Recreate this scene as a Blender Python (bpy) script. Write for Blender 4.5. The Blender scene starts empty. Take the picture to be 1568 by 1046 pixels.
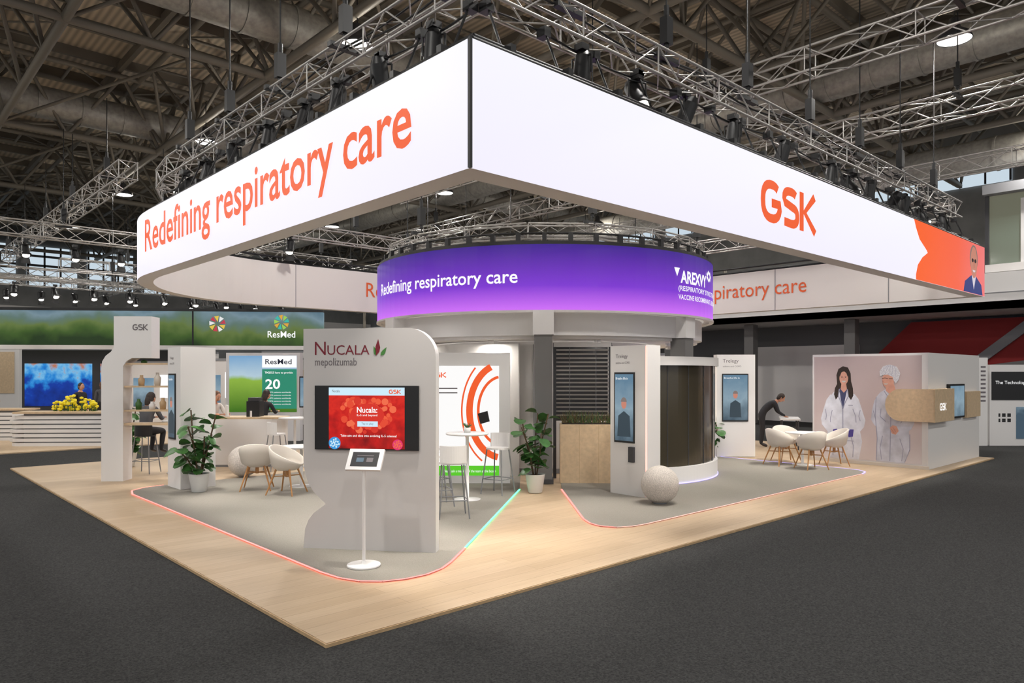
import bpy, math, random
from mathutils import Vector, Matrix
random.seed(7)
scene=bpy.context.scene
scene.view_settings.view_transform='Standard'
pi=math.pi
# ---------------------------------------------------------------- materials
def mat(name,col,rough=.5,metal=0,emit=None,es=0,noise=0,nscale=20,bump=0,bscale=60,alpha=None,trans=0,spec=None):
    m=bpy.data.materials.new(name); m.use_nodes=True
    nt=m.node_tree; b=nt.nodes['Principled BSDF']
    c=(col[0],col[1],col[2],1)
    b.inputs['Base Color'].default_value=c
    b.inputs['Roughness'].default_value=rough
    b.inputs['Metallic'].default_value=metal
    if spec is not None: b.inputs['Specular IOR Level'].default_value=spec
    if trans: b.inputs['Transmission Weight'].default_value=trans
    if emit is not None:
        b.inputs['Emission Color'].default_value=(emit[0],emit[1],emit[2],1)
        b.inputs['Emission Strength'].default_value=es
    tc=nt.nodes.new('ShaderNodeTexCoord')
    if noise:
        n=nt.nodes.new('ShaderNodeTexNoise'); n.inputs['Scale'].default_value=nscale; n.inputs['Detail'].default_value=6
        nt.links.new(tc.outputs['Object'],n.inputs['Vector'])
        r=nt.nodes.new('ShaderNodeValToRGB')
        r.color_ramp.elements[0].position=.3; r.color_ramp.elements[1].position=.7
        r.color_ramp.elements[0].color=tuple(x*(1-noise) for x in col)+(1,)
        r.color_ramp.elements[1].color=tuple(min(1,x*(1+noise)) for x in col)+(1,)
        nt.links.new(n.outputs['Fac'],r.inputs['Fac']); nt.links.new(r.outputs['Color'],b.inputs['Base Color'])
    if bump:
        n=nt.nodes.new('ShaderNodeTexNoise'); n.inputs['Scale'].default_value=bscale
        nt.links.new(tc.outputs['Object'],n.inputs['Vector'])
        bp=nt.nodes.new('ShaderNodeBump'); bp.inputs['Strength'].default_value=bump; bp.inputs['Distance'].default_value=.01
        nt.links.new(n.outputs['Fac'],bp.inputs['Height']); nt.links.new(bp.outputs['Normal'],b.inputs['Normal'])
    return m
def emis(name,col,s=1):
    return mat(name,(0.01,0.01,0.01),.4,emit=col,es=s,spec=.2)
def srgb(r,g,b):
    f=lambda v:(v/255/12.92) if v/255<=.04045 else ((v/255+.055)/1.055)**2.4
    return (f(r),f(g),f(b))
def emis_ramp(name,stops,axis='Z',lo=0,hi=1,s=1,noise=0,nscale=3,base=False):
    m=mat(name,(.5,.5,.5),.6) if base else emis(name,(1,1,1),s); nt=m.node_tree; b=nt.nodes['Principled BSDF']
    tc=nt.nodes.new('ShaderNodeTexCoord'); sp=nt.nodes.new('ShaderNodeSeparateXYZ')
    nt.links.new(tc.outputs['Object'],sp.inputs[0])
    mr=nt.nodes.new('ShaderNodeMapRange'); mr.inputs['From Min'].default_value=lo; mr.inputs['From Max'].default_value=hi
    src=sp.outputs[axis]
    if noise:
        n=nt.nodes.new('ShaderNodeTexNoise'); n.inputs['Scale'].default_value=nscale; n.inputs['Detail'].default_value=4
        nt.links.new(tc.outputs['Object'],n.inputs['Vector'])
        ma=nt.nodes.new('ShaderNodeMath'); ma.operation='MULTIPLY_ADD'; ma.inputs[1].default_value=noise
        sb=nt.nodes.new('ShaderNodeMath'); sb.operation='SUBTRACT'; sb.inputs[1].default_value=.5; nt.links.new(n.outputs['Fac'],sb.inputs[0])
        nt.links.new(sb.outputs[0],ma.inputs[0]); nt.links.new(src,ma.inputs[2]); src=ma.outputs[0]
    nt.links.new(src,mr.inputs['Value'])
    r=nt.nodes.new('ShaderNodeValToRGB'); els=r.color_ramp.elements
    while len(els)<len(stops): els.new(.5)
    for e,(p,c) in zip(els,stops): e.position=p; e.color=tuple(c)+(1,)
    nt.links.new(mr.outputs[0],r.inputs['Fac']); nt.links.new(r.outputs['Color'],b.inputs['Base Color' if base else 'Emission Color'])
    return m
M={}
M['white']=mat('white_laminate',(.80,.78,.765),.45,bump=.03)
M['white2']=mat('white_panel_matte',(.72,.69,.67),.6,bump=.03)
M['signgrey']=mat('sign_panel_warm_grey',(.57,.545,.53),.6,bump=.03)
M['fabric']=mat('banner_back_fabric',(.74,.70,.67),.8,bump=.05)
M['black']=mat('black_metal',(.012,.012,.013),.45)
M['dark']=mat('dark_grey',(.05,.05,.055),.5)
M['grey']=mat('mid_grey',(.23,.23,.24),.6)
M['colgrey']=mat('column_grey',(.16,.155,.15),.6,bump=.03)
M['alu']=mat('truss_aluminium',(.46,.44,.42),.45,.5)
M['steel']=mat('painted_roof_steel',(.19,.17,.14),.6,.1)
M['duct']=mat('galvanised_duct',(.36,.35,.32),.5,.3,noise=.2,nscale=8)
M['oak']=mat('light_oak',srgb(210,184,150),.45,noise=.1,nscale=14)
M['oak2']=mat('oak_slat',srgb(190,160,122),.5,noise=.15,nscale=10)
M['leg']=mat('oak_leg',srgb(180,130,80),.45)
M['cream']=mat('cream_plastic',srgb(215,207,196),.5)
M['orange']=emis('led_orange_text',srgb(240,92,40),1)
M['orange2']=mat('printed_orange',srgb(225,95,40),.6)
M['ledwhite']=emis_ramp('led_white_wall',[(0,(.89,.86,.99)),(1,(.93,.92,1.0))],'Z',3.8,4.94,1.0)
M['textgrey']=mat('text_grey',(.16,.14,.15),.6)
M['txwhite']=emis('text_white',(1,1,1),1.0)
M['maroon']=mat('text_maroon',srgb(120,20,40),.6)
M['leafg']=mat('logo_green',srgb(70,130,60),.6)
M['pot']=mat('plant_pot_white',(.75,.75,.73),.5)
M['leaf']=mat('plant_leaf',(.045,.135,.03),.4,noise=.4,nscale=9)
M['trunk']=mat('plant_stem',(.1,.06,.03),.8)
M['soil']=mat('soil',(.03,.02,.015),.9)
M['skin']=mat('skin',srgb(205,150,122),.55)
M['skin2']=mat('skin_mouth',srgb(150,75,70),.55)
M['hairb']=mat('hair_dark_brown',(.03,.018,.012),.6,noise=.4,nscale=60)
M['hairl']=mat('hair_auburn',(.16,.07,.035),.6,noise=.4,nscale=60)
M['clk']=mat('cloth_black',(.02,.02,.024),.8,bump=.2)
M['clg']=mat('cloth_grey',(.10,.10,.11),.8,bump=.2)
M['clw']=mat('cloth_white',(.6,.58,.55),.8,bump=.2)
M['jean']=mat('cloth_navy',(.03,.04,.08),.8)
M['shoe']=mat('shoe_leather',(.03,.02,.02),.4)
M['glass']=mat('dark_glass',(.05,.042,.028),.15)
M['stone']=mat('speckled_stone',srgb(200,192,184),.75,noise=.25,nscale=70,bump=.5,bscale=60)
M['red']=mat('red_wall',srgb(140,24,22),.7)
M['scrblue']=emis_ramp('screen_blue_grey',[(0,srgb(70,90,105)),(.5,srgb(150,175,190)),(1,srgb(105,140,165))],'Z',.9,1.9,.8,noise=.6,nscale=4)
M['scrdark']=emis('screen_dark',srgb(60,75,85),.8)
M['lens']=emis('spot_lens',(1,.95,.85),5)
M['lamp']=emis('highbay_glow',(1,.96,.9),5)
M['fill_lamp']=emis('added_soffit_lamp_glow',(1,.94,.85),2)  # glowing disc of the lamps added under the drum
M['window']=emis('daylight_window',(.72,.85,.95),.8)
# ---------------------------------------------------------------- mesh builder
class F:
    def __init__(s,O,xd,z=0):
        s.O=Vector((O[0],O[1],z)); s.x=Vector((xd[0],xd[1],0)).normalized()
        s.u=Vector((0,0,1)); s.n=s.x.cross(s.u)
    def p(s,a,z,n=0): return s.O+s.x*a+s.u*z+s.n*n
_tc={}
def text_geo(body,bold=0):
    k=(body,bold)
    if k in _tc: return _tc[k]
    cu=bpy.data.curves.new('t','FONT'); cu.body=body; cu.offset=bold; cu.resolution_u=3
    o=bpy.data.objects.new('t',cu); scene.collection.objects.link(o)
    bpy.context.view_layer.update()
    me=bpy.data.meshes.new_from_object(o.evaluated_get(bpy.context.evaluated_depsgraph_get()))
    vs=[(v.co.x,v.co.y) for v in me.vertices]; fs=[tuple(p.vertices) for p in me.polygons]
    bpy.data.objects.remove(o); bpy.data.curves.remove(cu); bpy.data.meshes.remove(me)
    x0=min(v[0] for v in vs);x1=max(v[0] for v in vs);y0=min(v[1] for v in vs);y1=max(v[1] for v in vs)
    r=([(v[0]-x0,v[1]-y0) for v in vs],fs,x1-x0,y1-y0); _tc[k]=r; return r
class Mb:
    def __init__(s): s.v=[];s.f=[];s.mi=[];s.m=[];s.sm=[]
    def idx(s,m):
        m=M[m] if isinstance(m,str) else m
        if m not in s.m: s.m.append(m)
        return s.m.index(m)
    def add(s,vs,fs,m,smooth=False):
        b=len(s.v); s.v+= [tuple(v) for v in vs]; i=s.idx(m)
        for f in fs: s.f.append(tuple(b+k for k in f)); s.mi.append(i); s.sm.append(smooth)
    def box(s,c,size,m,rz=0):
        x,y,z=[q/2 for q in size]; co,si=math.cos(rz),math.sin(rz); vs=[]
        for dz in(-z,z):
            for dx,dy in((-x,-y),(x,-y),(x,y),(-x,y)):
                vs.append((c[0]+dx*co-dy*si,c[1]+dx*si+dy*co,c[2]+dz))
        s.add(vs,[(3,2,1,0),(4,5,6,7),(0,1,5,4),(1,2,6,5),(2,3,7,6),(3,0,4,7)],m)
    def b2(s,x0,x1,y0,y1,z0,z1,m): s.box(((x0+x1)/2,(y0+y1)/2,(z0+z1)/2),(x1-x0,y1-y0,z1-z0),m)
    def fpoly(s,f,pts,n0,n1,m,mside=None):
        k=len(pts); a=[f.p(p[0],p[1],n0) for p in pts]; b=[f.p(p[0],p[1],n1) for p in pts]
        s.add(a+b,[tuple(range(k))[::-1],tuple(range(k,2*k))],m)
        s.add(a+b,[(i,(i+1)%k,k+(i+1)%k,k+i) for i in range(k)],mside or m)
    def fbox(s,f,s0,s1,z0,z1,n0,n1,m): s.fpoly(f,[(s0,z0),(s1,z0),(s1,z1),(s0,z1)],n0,n1,m)
    def prism(s,pts,z0,z1,m,mside=None):
        k=len(pts); a=[(p[0],p[1],z0) for p in pts]; b=[(p[0],p[1],z1) for p in pts]
        s.add(a+b,[tuple(range(k))[::-1],tuple(range(k,2*k))],m)
        s.add(a+b,[(i,(i+1)%k,k+(i+1)%k,k+i) for i in range(k)],mside or m)
    def tube(s,p,q,r,m,seg=8,r2=None,smooth=True,cap=True):
        p=Vector(p);q=Vector(q); d=q-p
        if d.length<1e-6: return
        d.normalize(); a=d.orthogonal().normalized(); b=d.cross(a); r2=r if r2 is None else r2
        vs=[]
        for c,rr in((p,r),(q,r2)):
            for i in range(seg):
                t=2*pi*i/seg; vs.append(c+a*(math.cos(t)*rr)+b*(math.sin(t)*rr))
        s.add(vs,[(i,(i+1)%seg,seg+(i+1)%seg,seg+i) for i in range(seg)],m,smooth)
        if cap: s.add(vs,[tuple(range(seg))[::-1],tuple(range(seg,2*seg))],m)
    def path(s,pts,r,m,seg=6,closed=False):
        n=len(pts)
        for i in range(n if closed else n-1): s.tube(pts[i],pts[(i+1)%n],r,m,seg)
    def sphere(s,c,r,m,seg=20,sc=(1,1,1),rot=None,fn=None):
        vs=[];R=seg//2
        for i in range(R+1):
            th=pi*i/R
            for j in range(seg):
                ph=2*pi*j/seg
                v=Vector((math.sin(th)*math.cos(ph)*sc[0],math.sin(th)*math.sin(ph)*sc[1],math.cos(th)*sc[2]))*r
                if fn: v=fn(v)
                if rot: v=rot@v
                vs.append(Vector(c)+v)
        fs=[]
        for i in range(R):
            for j in range(seg):
                k=(j+1)%seg; fs.append((i*seg+j,(i+1)*seg+j,(i+1)*seg+k,i*seg+k))
        s.add(vs,fs,m,True)
    def lathe(s,c,prof,m,seg=32,smooth=True):
        vs=[]
        for r,z in prof:
            for j in range(seg):
                a=2*pi*j/seg; vs.append((c[0]+r*math.cos(a),c[1]+r*math.sin(a),c[2]+z))
        fs=[(i*seg+j,i*seg+(j+1)%seg,(i+1)*seg+(j+1)%seg,(i+1)*seg+j) for i in range(len(prof)-1) for j in range(seg)]
        s.add(vs,fs,m,smooth)
    def arcwall(s,c,R,a0,a1,z0,z1,th,m,seg=48,mtop=None,closed=False,minner=None):
        vs=[]
        for i in range(seg+1):
            a=math.radians(a0+(a1-a0)*i/seg)
            for r,z in((R,z0),(R,z1),(R-th,z1),(R-th,z0)): vs.append((c[0]+r*math.cos(a),c[1]+r*math.sin(a),z))
        for side,mm in((0,m),(1,mtop or m),(2,minner or m),(3,mtop or m)):
            s.add(vs,[(4*i+side,4*(i+1)+side,4*(i+1)+(side+1)%4,4*i+(side+1)%4) for i in range(seg)],mm,False)
        if not closed: s.add(vs,[(0,1,2,3),(4*seg,4*seg+1,4*seg+2,4*seg+3)],m)
    def text(s,body,f,s0,z0,w,h,n,m,bold=0):
        vs,fs,W,H=text_geo(body,bold); sx=w/W if w else h/H; sy=h/H if h else sx
        s.add([f.p(s0+v[0]*sx,z0+v[1]*sy,n) for v in vs],fs,m)
        return s0+W*sx
    def wraptext(s,body,c,R,a0,a1,z0,h,m,bold=0):
        vs,fs,W,H=text_geo(body,bold)
        out=[]
        for v in vs:
            a=math.radians(a0+(a1-a0)*v[0]/W); out.append((c[0]+R*math.cos(a),c[1]+R*math.sin(a),z0+h*v[1]/H))
        s.add(out,fs,m)
    def stroke(s,f,pts,w,n,m):
        P=[Vector(p) for p in pts]; L=[];Rr=[]
        for i,p in enumerate(P):
            a=P[max(i-1,0)];b=P[min(i+1,len(P)-1)]; d=(b-a).normalized(); q=Vector((-d.y,d.x))*w/2
            L.append(p+q);Rr.append(p-q)
        k=len(P); vs=[f.p(p.x,p.y,n) for p in L+Rr]
        s.add(vs,[(i,i+1,k+i+1,k+i) for i in range(k-1)],m)
    def make(s,name,bevel=0,shade=None):
        me=bpy.data.meshes.new(name); me.from_pydata(s.v,[],s.f)
        for m in s.m: me.materials.append(m)
        me.polygons.foreach_set('material_index',s.mi); me.polygons.foreach_set('use_smooth',s.sm); me.update()
        o=bpy.data.objects.new(name,me); scene.collection.objects.link(o)
        if bevel:
            b=o.modifiers.new('Bevel','BEVEL'); b.width=bevel; b.segments=2; b.limit_method='ANGLE'; b.angle_limit=math.radians(50)
        return o
def arc(cx,cy,r,a0,a1,n=10,ry=None):
    ry=r if ry is None else ry
    return [(cx+r*math.cos(math.radians(a0+(a1-a0)*i/n)),cy+ry*math.sin(math.radians(a0+(a1-a0)*i/n))) for i in range(n+1)]
# ---------------------------------------------------------------- surfaces
def floor_mat():
    m=mat('hall_carpet_charcoal',(.05,.05,.05),.95,spec=.1); nt=m.node_tree;b=nt.nodes['Principled BSDF']
    tc=nt.nodes.new('ShaderNodeTexCoord')
    n=nt.nodes.new('ShaderNodeTexNoise'); n.inputs['Scale'].default_value=55; n.inputs['Detail'].default_value=5; n.inputs['Roughness'].default_value=.8
    r=nt.nodes.new('ShaderNodeValToRGB'); r.color_ramp.elements[0].position=.35; r.color_ramp.elements[1].position=.68
    r.color_ramp.elements[0].color=(.02,.02,.02,1); r.color_ramp.elements[1].color=(.074,.074,.072,1)
    nt.links.new(tc.outputs['Object'],n.inputs[0])
    nt.links.new(n.outputs['Fac'],r.inputs[0]); nt.links.new(r.outputs[0],b.inputs['Base Color'])
    bp=nt.nodes.new('ShaderNodeBump'); bp.inputs['Strength'].default_value=.4; bp.inputs['Distance'].default_value=.01
    nt.links.new(n.outputs['Fac'],bp.inputs['Height']); nt.links.new(bp.outputs[0],b.inputs['Normal'])
    return m
def plank_mat():
    m=mat('oak_plank_floor',(.5,.4,.3),.45,spec=.3); nt=m.node_tree;b=nt.nodes['Principled BSDF']
    tc=nt.nodes.new('ShaderNodeTexCoord')
    br=nt.nodes.new('ShaderNodeTexBrick'); br.inputs['Scale'].default_value=1; br.inputs['Brick Width'].default_value=1.6; br.inputs['Row Height'].default_value=.19
    br.inputs['Mortar Size'].default_value=.0018; br.inputs['Color1'].default_value=srgb(200,177,148)+(1,); br.inputs['Color2'].default_value=srgb(190,166,136)+(1,); br.inputs['Mortar'].default_value=srgb(152,128,102)+(1,)
    br.offset=.37
    mp=nt.nodes.new('ShaderNodeMapping'); mp.inputs['Scale'].default_value=(1.2,14,1)
    n=nt.nodes.new('ShaderNodeTexNoise'); n.inputs['Scale'].default_value=2.2; n.inputs['Detail'].default_value=7
    nt.links.new(tc.outputs['Object'],mp.inputs[0]); nt.links.new(mp.outputs[0],n.inputs[0]); nt.links.new(tc.outputs['Object'],br.inputs[0])
    mx=nt.nodes.new('ShaderNodeMixRGB'); mx.blend_type='MULTIPLY'; mx.inputs[0].default_value=.25
    r=nt.nodes.new('ShaderNodeValToRGB'); r.color_ramp.elements[0].position=.3; r.color_ramp.elements[1].position=.7; r.color_ramp.elements[0].color=(.55,.5,.45,1)
    nt.links.new(n.outputs['Fac'],r.inputs[0]); nt.links.new(br.outputs['Color'],mx.inputs[1]); nt.links.new(r.outputs[0],mx.inputs[2]); nt.links.new(mx.outputs[0],b.inputs['Base Color'])
    return m
def deck_mat():
    m=mat('corrugated_roof_deck',(.16,.13,.1),.7); nt=m.node_tree;b=nt.nodes['Principled BSDF']
    tc=nt.nodes.new('ShaderNodeTexCoord'); w=nt.nodes.new('ShaderNodeTexWave'); w.inputs['Scale'].default_value=1.6; w.bands_direction='X'
    nt.links.new(tc.outputs['Object'],w.inputs[0])
    r=nt.nodes.new('ShaderNodeValToRGB'); r.color_ramp.elements[0].color=(.34,.29,.22,1); r.color_ramp.elements[1].color=(.60,.51,.39,1)
    nt.links.new(w.outputs['Fac'],r.inputs[0]); nt.links.new(r.outputs[0],b.inputs['Base Color'])
    return m
g=Mb(); g.b2(-40,60,-40,70,-.13,-.03,floor_mat()); g.make('floor')
g=Mb(); g.b2(-30,60,-30,62,12.3,12.5,deck_mat()); g.make('ceiling')
M['wallc']=mat('hall_wall_concrete',(.22,.22,.215),.8,noise=.15,nscale=1)
g=Mb(); g.b2(-30,60,50,50.4,-.03,12.3,'wallc')
for i in range(24): g.b2(-28+3.4*i,-25.2+3.4*i,49.9,49.99,7.7,10.2,'window')
for i in range(24):
    for z in (8.2,8.9,9.5): g.b2(-28+3.4*i,-25.2+3.4*i,49.82,49.95,z,z+.14,'dark')
    for k in (0,.9,1.8): g.b2(-28+3.4*i+k,-27.9+3.4*i+k,49.82,49.95,7.7,10.2,'dark')
g.b2(-30,31,49.5,49.99,5.4,6.3,'white2'); g.b2(-30,31,49.6,49.99,4.3,5.0,'window')
for i in range(70): g.b2(-29+i*.87,-28.7+i*.87,49.5,49.97,4.3,5.0,'dark')
g.make('wall_back')
g=Mb(); g.b2(31,31.4,-30,50,-.03,12.3,'wallc')
for i in range(22):
    g.b2(30.9,30.99,-28+3.4*i,-25.4+3.4*i,9.6,10.9,'window')
    for k in (0,.85,1.7): g.b2(30.86,30.95,-28+3.4*i+k,-27.93+3.4*i+k,9.6,10.9,'dark')
g.make('wall_right')
g=Mb(); g.b2(0,17.6,0,13.7,-.03,0,plank_mat()); g.b2(-.012,17.612,-.012,13.712,-.03,-.004,'oak2'); g.make('booth_platform')
g=Mb(); g.b2(-4,6.2,17.3,26,-.03,0,'oak'); g.make('neighbour_booth_platform')
M['bcarpet']=mat('booth_carpet_beige_grey',srgb(143,138,130),.95,noise=.12,nscale=80,bump=.3,bscale=120,spec=.1)
pink=emis('led_strip_pink',(1,.22,.2),2.4); pink2=emis('led_strip_soft_pink',(1,.5,.42),1.6); green=emis('led_strip_green',(.12,1,.42),3.2); violet=emis('led_strip_violet',(.4,.36,1),2.4)
def carpet(name,pts,strips):
    g=Mb(); g.prism(pts,0.0,.01,'bcarpet')
    for i0,i1,m in strips:
        for i in range(i0,i1):
            a=Vector(pts[i]+(0,));b=Vector(pts[(i+1)%len(pts)]+(0,)); d=(b-a).normalized(); q=Vector((d.y,-d.x,0))*.022
            g.add([a-q*.3+Vector((0,0,.013)),b-q*.3+Vector((0,0,.013)),b+q+Vector((0,0,.013)),a+q+Vector((0,0,.013))],[(0,1,2,3)],m)
    return g.make(name)
p1=[(.9,8.2)]+[(.9,1.75)]+[(.93,1.45),(1.02,1.22),(1.17,1.07),(1.38,.99),(1.62,.98),(1.86,1.05),(2.1,1.2)]+[(2.6,1.58),(5.96,4.22),(7.3,5.6),(7.3,8.9),(1.6,8.9),(1.25,8.82),(1.0,8.6)]
carpet('booth_carpet',p1,[(0,9,pink),(9,10,green),(13,16,pink)])
p2=[(6.5,3.72),(4.85,1.75),(4.7,1.5),(4.66,1.3),(4.75,1.1),(4.95,1.0),(5.2,.97),(12.3,.97),(12.65,1.05),(12.85,1.25),(12.9,1.6),(12.9,5.2),(8,5.2)]
carpet('booth_carpet',p2,[(0,4,pink),(4,7,pink2),(7,11,violet)])
# ---------------------------------------------------------------- LED banner ring
bx0,bx1,by0,by1,RB=1.38,16.85,0.0,13.6,4.5
zb,zt=3.80,4.94
def ringpath(o):
    return [(bx0+o,by0+o),(bx1-o,by0+o),(bx1-o,by1-o)]+arc(bx0+RB,by1-RB,RB-o,90,180,24)
po,pi_=ringpath(0),ringpath(.28)
g=Mb(); n=len(po)
vs=[(p[0],p[1],zb) for p in po]+[(p[0],p[1],zt) for p in po]+[(p[0],p[1],zb) for p in pi_]+[(p[0],p[1],zt) for p in pi_]
g.add(vs,[(i,(i+1)%n,n+(i+1)%n,n+i) for i in range(n)],'ledwhite')
g.add(vs,[(2*n+i,3*n+i,3*n+(i+1)%n,2*n+(i+1)%n) for i in range(n)],'fabric')
g.add(vs,[(i,2*n+i,2*n+(i+1)%n,(i+1)%n) for i in range(n)],'white2')
g.add(vs,[(n+i,n+(i+1)%n,3*n+(i+1)%n,3*n+i) for i in range(n)],'black')
g.box((bx0-.004,by0-.004,(zb+zt)/2),(.03,.03,zt-zb),'black')
g.path([(p[0],p[1],zt+.05) for p in ringpath(.1)],.035,'black',closed=True)
g.path([(p[0],p[1],zt+.16) for p in ringpath(.22)],.025,'black',closed=True)
for x in (3.6,6.3,9.0,12.0,15.0): g.b2(x-.008,x+.008,by1-.285,by1-.27,zb,zt,'grey')
for y in (2,5,8,11): g.b2(bx1-.29,bx1-.275,y-.008,y+.008,zb,zt,'grey')
FL=F((bx0,9.05),(0,-1)); FR=F((bx0,by0),(1,0))
g.text('Redefining respiratory care',FL,-.15,4.02,8.33,.76,.012,'orange',.012)
def sup(cx,cy,rx,ry,a0,a1,n=18,e=.8):
    o=[]
    for i in range(n+1):
        a=math.radians(a0+(a1-a0)*i/n); c,s_=math.cos(a),math.sin(a)
        o.append((cx+rx*math.copysign(abs(c)**e,c),cy+ry*math.copysign(abs(s_)**e,s_)))
    return o
def logo(g,f,s0,z0,W,H,n,m):
    k=W/1.59; h=H/.5
    T=lambda pts:[(s0+x*k,z0+y*h) for x,y in pts]
    w=.118*min(k,h)
    g.stroke(f,T(sup(.27,.25,.23,.215,48,345)+[(.5,.235),(.27,.235)]),w,n,m)
    g.stroke(f,T(sup(.80,.36,.18,.1,35,180,10)+[(.65,.3)]+sup(.82,.15,.18,.11,80,-90,12)+[(.62,.05)]),w,n,m)
    g.stroke(f,T([(1.13,-.01),(1.13,.51)]),w*1.05,n,m)
    g.stroke(f,T([(1.53,.5),(1.22,.25),(1.55,0)]),w,n+.001,m)
logo(g,FR,6.45-bx0,4.10,1.65,.54,.012,'orange')
org=emis_ramp('led_orange_graphic',[(0,srgb(250,98,30)),(.6,srgb(245,100,70)),(1,srgb(238,120,120))],'X',12,16.8,1)
q=[(16.83-bx0,zb+.003),(16.83-bx0,zt-.003),(12.25-bx0,zt-.003)]+[(12.35-bx0,zt-.15),(12.55-bx0,zt-.35),(12.95-bx0,zt-.52),(13.0-bx0,zt-.56)]+[(12.7-bx0,zt-.68),(12.45-bx0,zt-.85),(12.35-bx0,zb+.1),(12.35-bx0,zb+.003)]
g.fpoly(FR,q[::-1],.004,.008,org)
pf=lambda x:x-bx0
skE=emis('led_portrait_skin',srgb(205,135,115),.9); hrE=emis('led_portrait_hair',srgb(140,125,120),.8); suE=emis('led_portrait_suit',srgb(50,65,135),.8); shE=emis('led_portrait_shirt',srgb(225,215,225),.9); dkE=emis('led_portrait_dark',srgb(50,35,40),.8)
g.fpoly(FR,[(pf(15.25),zb+.01),(pf(16.65),zb+.01),(pf(16.55),zb+.24),(pf(16.15),zb+.4),(pf(15.8),zb+.4),(pf(15.35),zb+.24)],.01,.014,suE)
g.fpoly(FR,[(pf(15.82),zb+.40),(pf(15.97),zb+.1),(pf(16.12),zb+.4)],.015,.018,shE)
g.fpoly(FR,arc(pf(15.97),zb+.78,.29,0,360,20,.31)[:-1],.015,.0165,hrE)
g.fpoly(FR,arc(pf(15.97),zb+.70,.24,0,360,20,.35)[:-1],.017,.019,skE)
for dx in(-.1,.1): g.fpoly(FR,arc(pf(15.97)+dx,zb+.74,.075,0,360,10,.045)[:-1],.020,.021,dkE)
g.fbox(FR,pf(15.96),pf(15.99),zb+.58,zb+.72,.02,.021,emis('led_portrait_shade',srgb(170,100,85),.9))
g.fpoly(FR,arc(pf(15.97),zb+.53,.1,180,360,8,.05),.020,.021,shE)
g.text('Redefining respiratory care',F((8.47,by1-.28),(1,0)),0,4.1,6.2,.55,.01,'orange2')
g.text('Redefining respiratory care',F((bx1-.28,10.0),(0,-1)),0,4.1,5.9,.55,.01,'orange2')
g.make('led_banner_ring')
# ---------------------------------------------------------------- trusses
def truss(g,p,q,s=.34,bay=.45,r=.02,r2=.01,m='alu'):
    p=Vector(p);q=Vector(q);d=q-p;L=d.length;d.normalize(); a=d.cross(Vector((0,0,1))).normalized()*s/2; b=Vector((0,0,s/2))
    cs=[a+b,a-b,-a-b,-a+b]
    for c in cs: g.tube(p+c,q+c,r,m,6)
    n=max(1,round(L/bay))
    for i in range(n):
        x0=p+d*(L*i/n);x1=p+d*(L*(i+1)/n)
        for k in range(4):
            c0,c1=cs[k],cs[(k+1)%4]
            if i%2: c0,c1=c1,c0
            g.tube(x0+c0,x1+c1,r2,m,5,cap=False)
        if i%3==0:
            for k in range(4): g.tube(x0+cs[k],x0+cs[(k+1)%4],r2,m,5,cap=False)
def hoist(g,x,y,z,ztop=9.3):
    g.tube((x,y,z),(x,y,ztop),.012,'black',5)
    g.box((x,y,z+.33),(.13,.11,.34),'black'); g.tube((x,y,z+.1),(x,y,z+.65),.035,'black',6)
    g.box((x,y,z-.02),(.45,.08,.06),'black')
zT=5.80
g=Mb()
rp=ringpath(.50)
for i in range(3):
    a,b=rp[i],rp[i+1]; truss(g,(a[0],a[1],zT),(b[0],b[1],zT))
arcp=rp[3:]
for i in range(0,24,4): truss(g,arcp[i]+(zT,),arcp[i+4]+(zT,))
truss(g,arcp[-1]+(zT,),rp[0]+(zT,))
for y in (1.2,3.0,4.8,6.6,8.4): hoist(g,rp[0][0],y,zT+.2)
for x in (3.2,5.0,7.0,9,11,13,15): hoist(g,x,rp[0][1],zT+.2)
for x in (8,12,15.5): hoist(g,x,rp[2][1],zT+.2)
for y in [.6+i*.8 for i in range(11)]:
    g.tube((bx0+.2,y,zt),(rp[0][0],y,zT-.15),.014,'black',5); g.box((bx0+.16,y,zt+.1),(.1,.07,.14),'black'); g.box((rp[0][0],y,zT-.2),(.12,.1,.1),'black')
for x in [2+i*.8 for i in range(19)]:
    g.tube((x,by0+.2,zt),(x,rp[0][1],zT-.15),.014,'black',5); g.box((x,by0+.16,zt+.1),(.07,.1,.14),'black'); g.box((x,rp[0][1],zT-.2),(.1,.12,.1),'black')
for k,(dz,am) in enumerate(((.2,.03),(.14,.05),(-.19,.04))):
    g.path([(x,rp[0][1]+.03*k,zT+dz+am*math.sin(x*2.3+k)) for x in [2+i*.4 for i in range(37)]],.014,'black',5)
    g.path([(rp[0][0]+.03*k,y,zT+dz+am*math.sin(y*2.1+k)) for y in [.6+i*.4 for i in range(21)]],.014,'black',5)
g.make('rigging_truss_ring')
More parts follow.
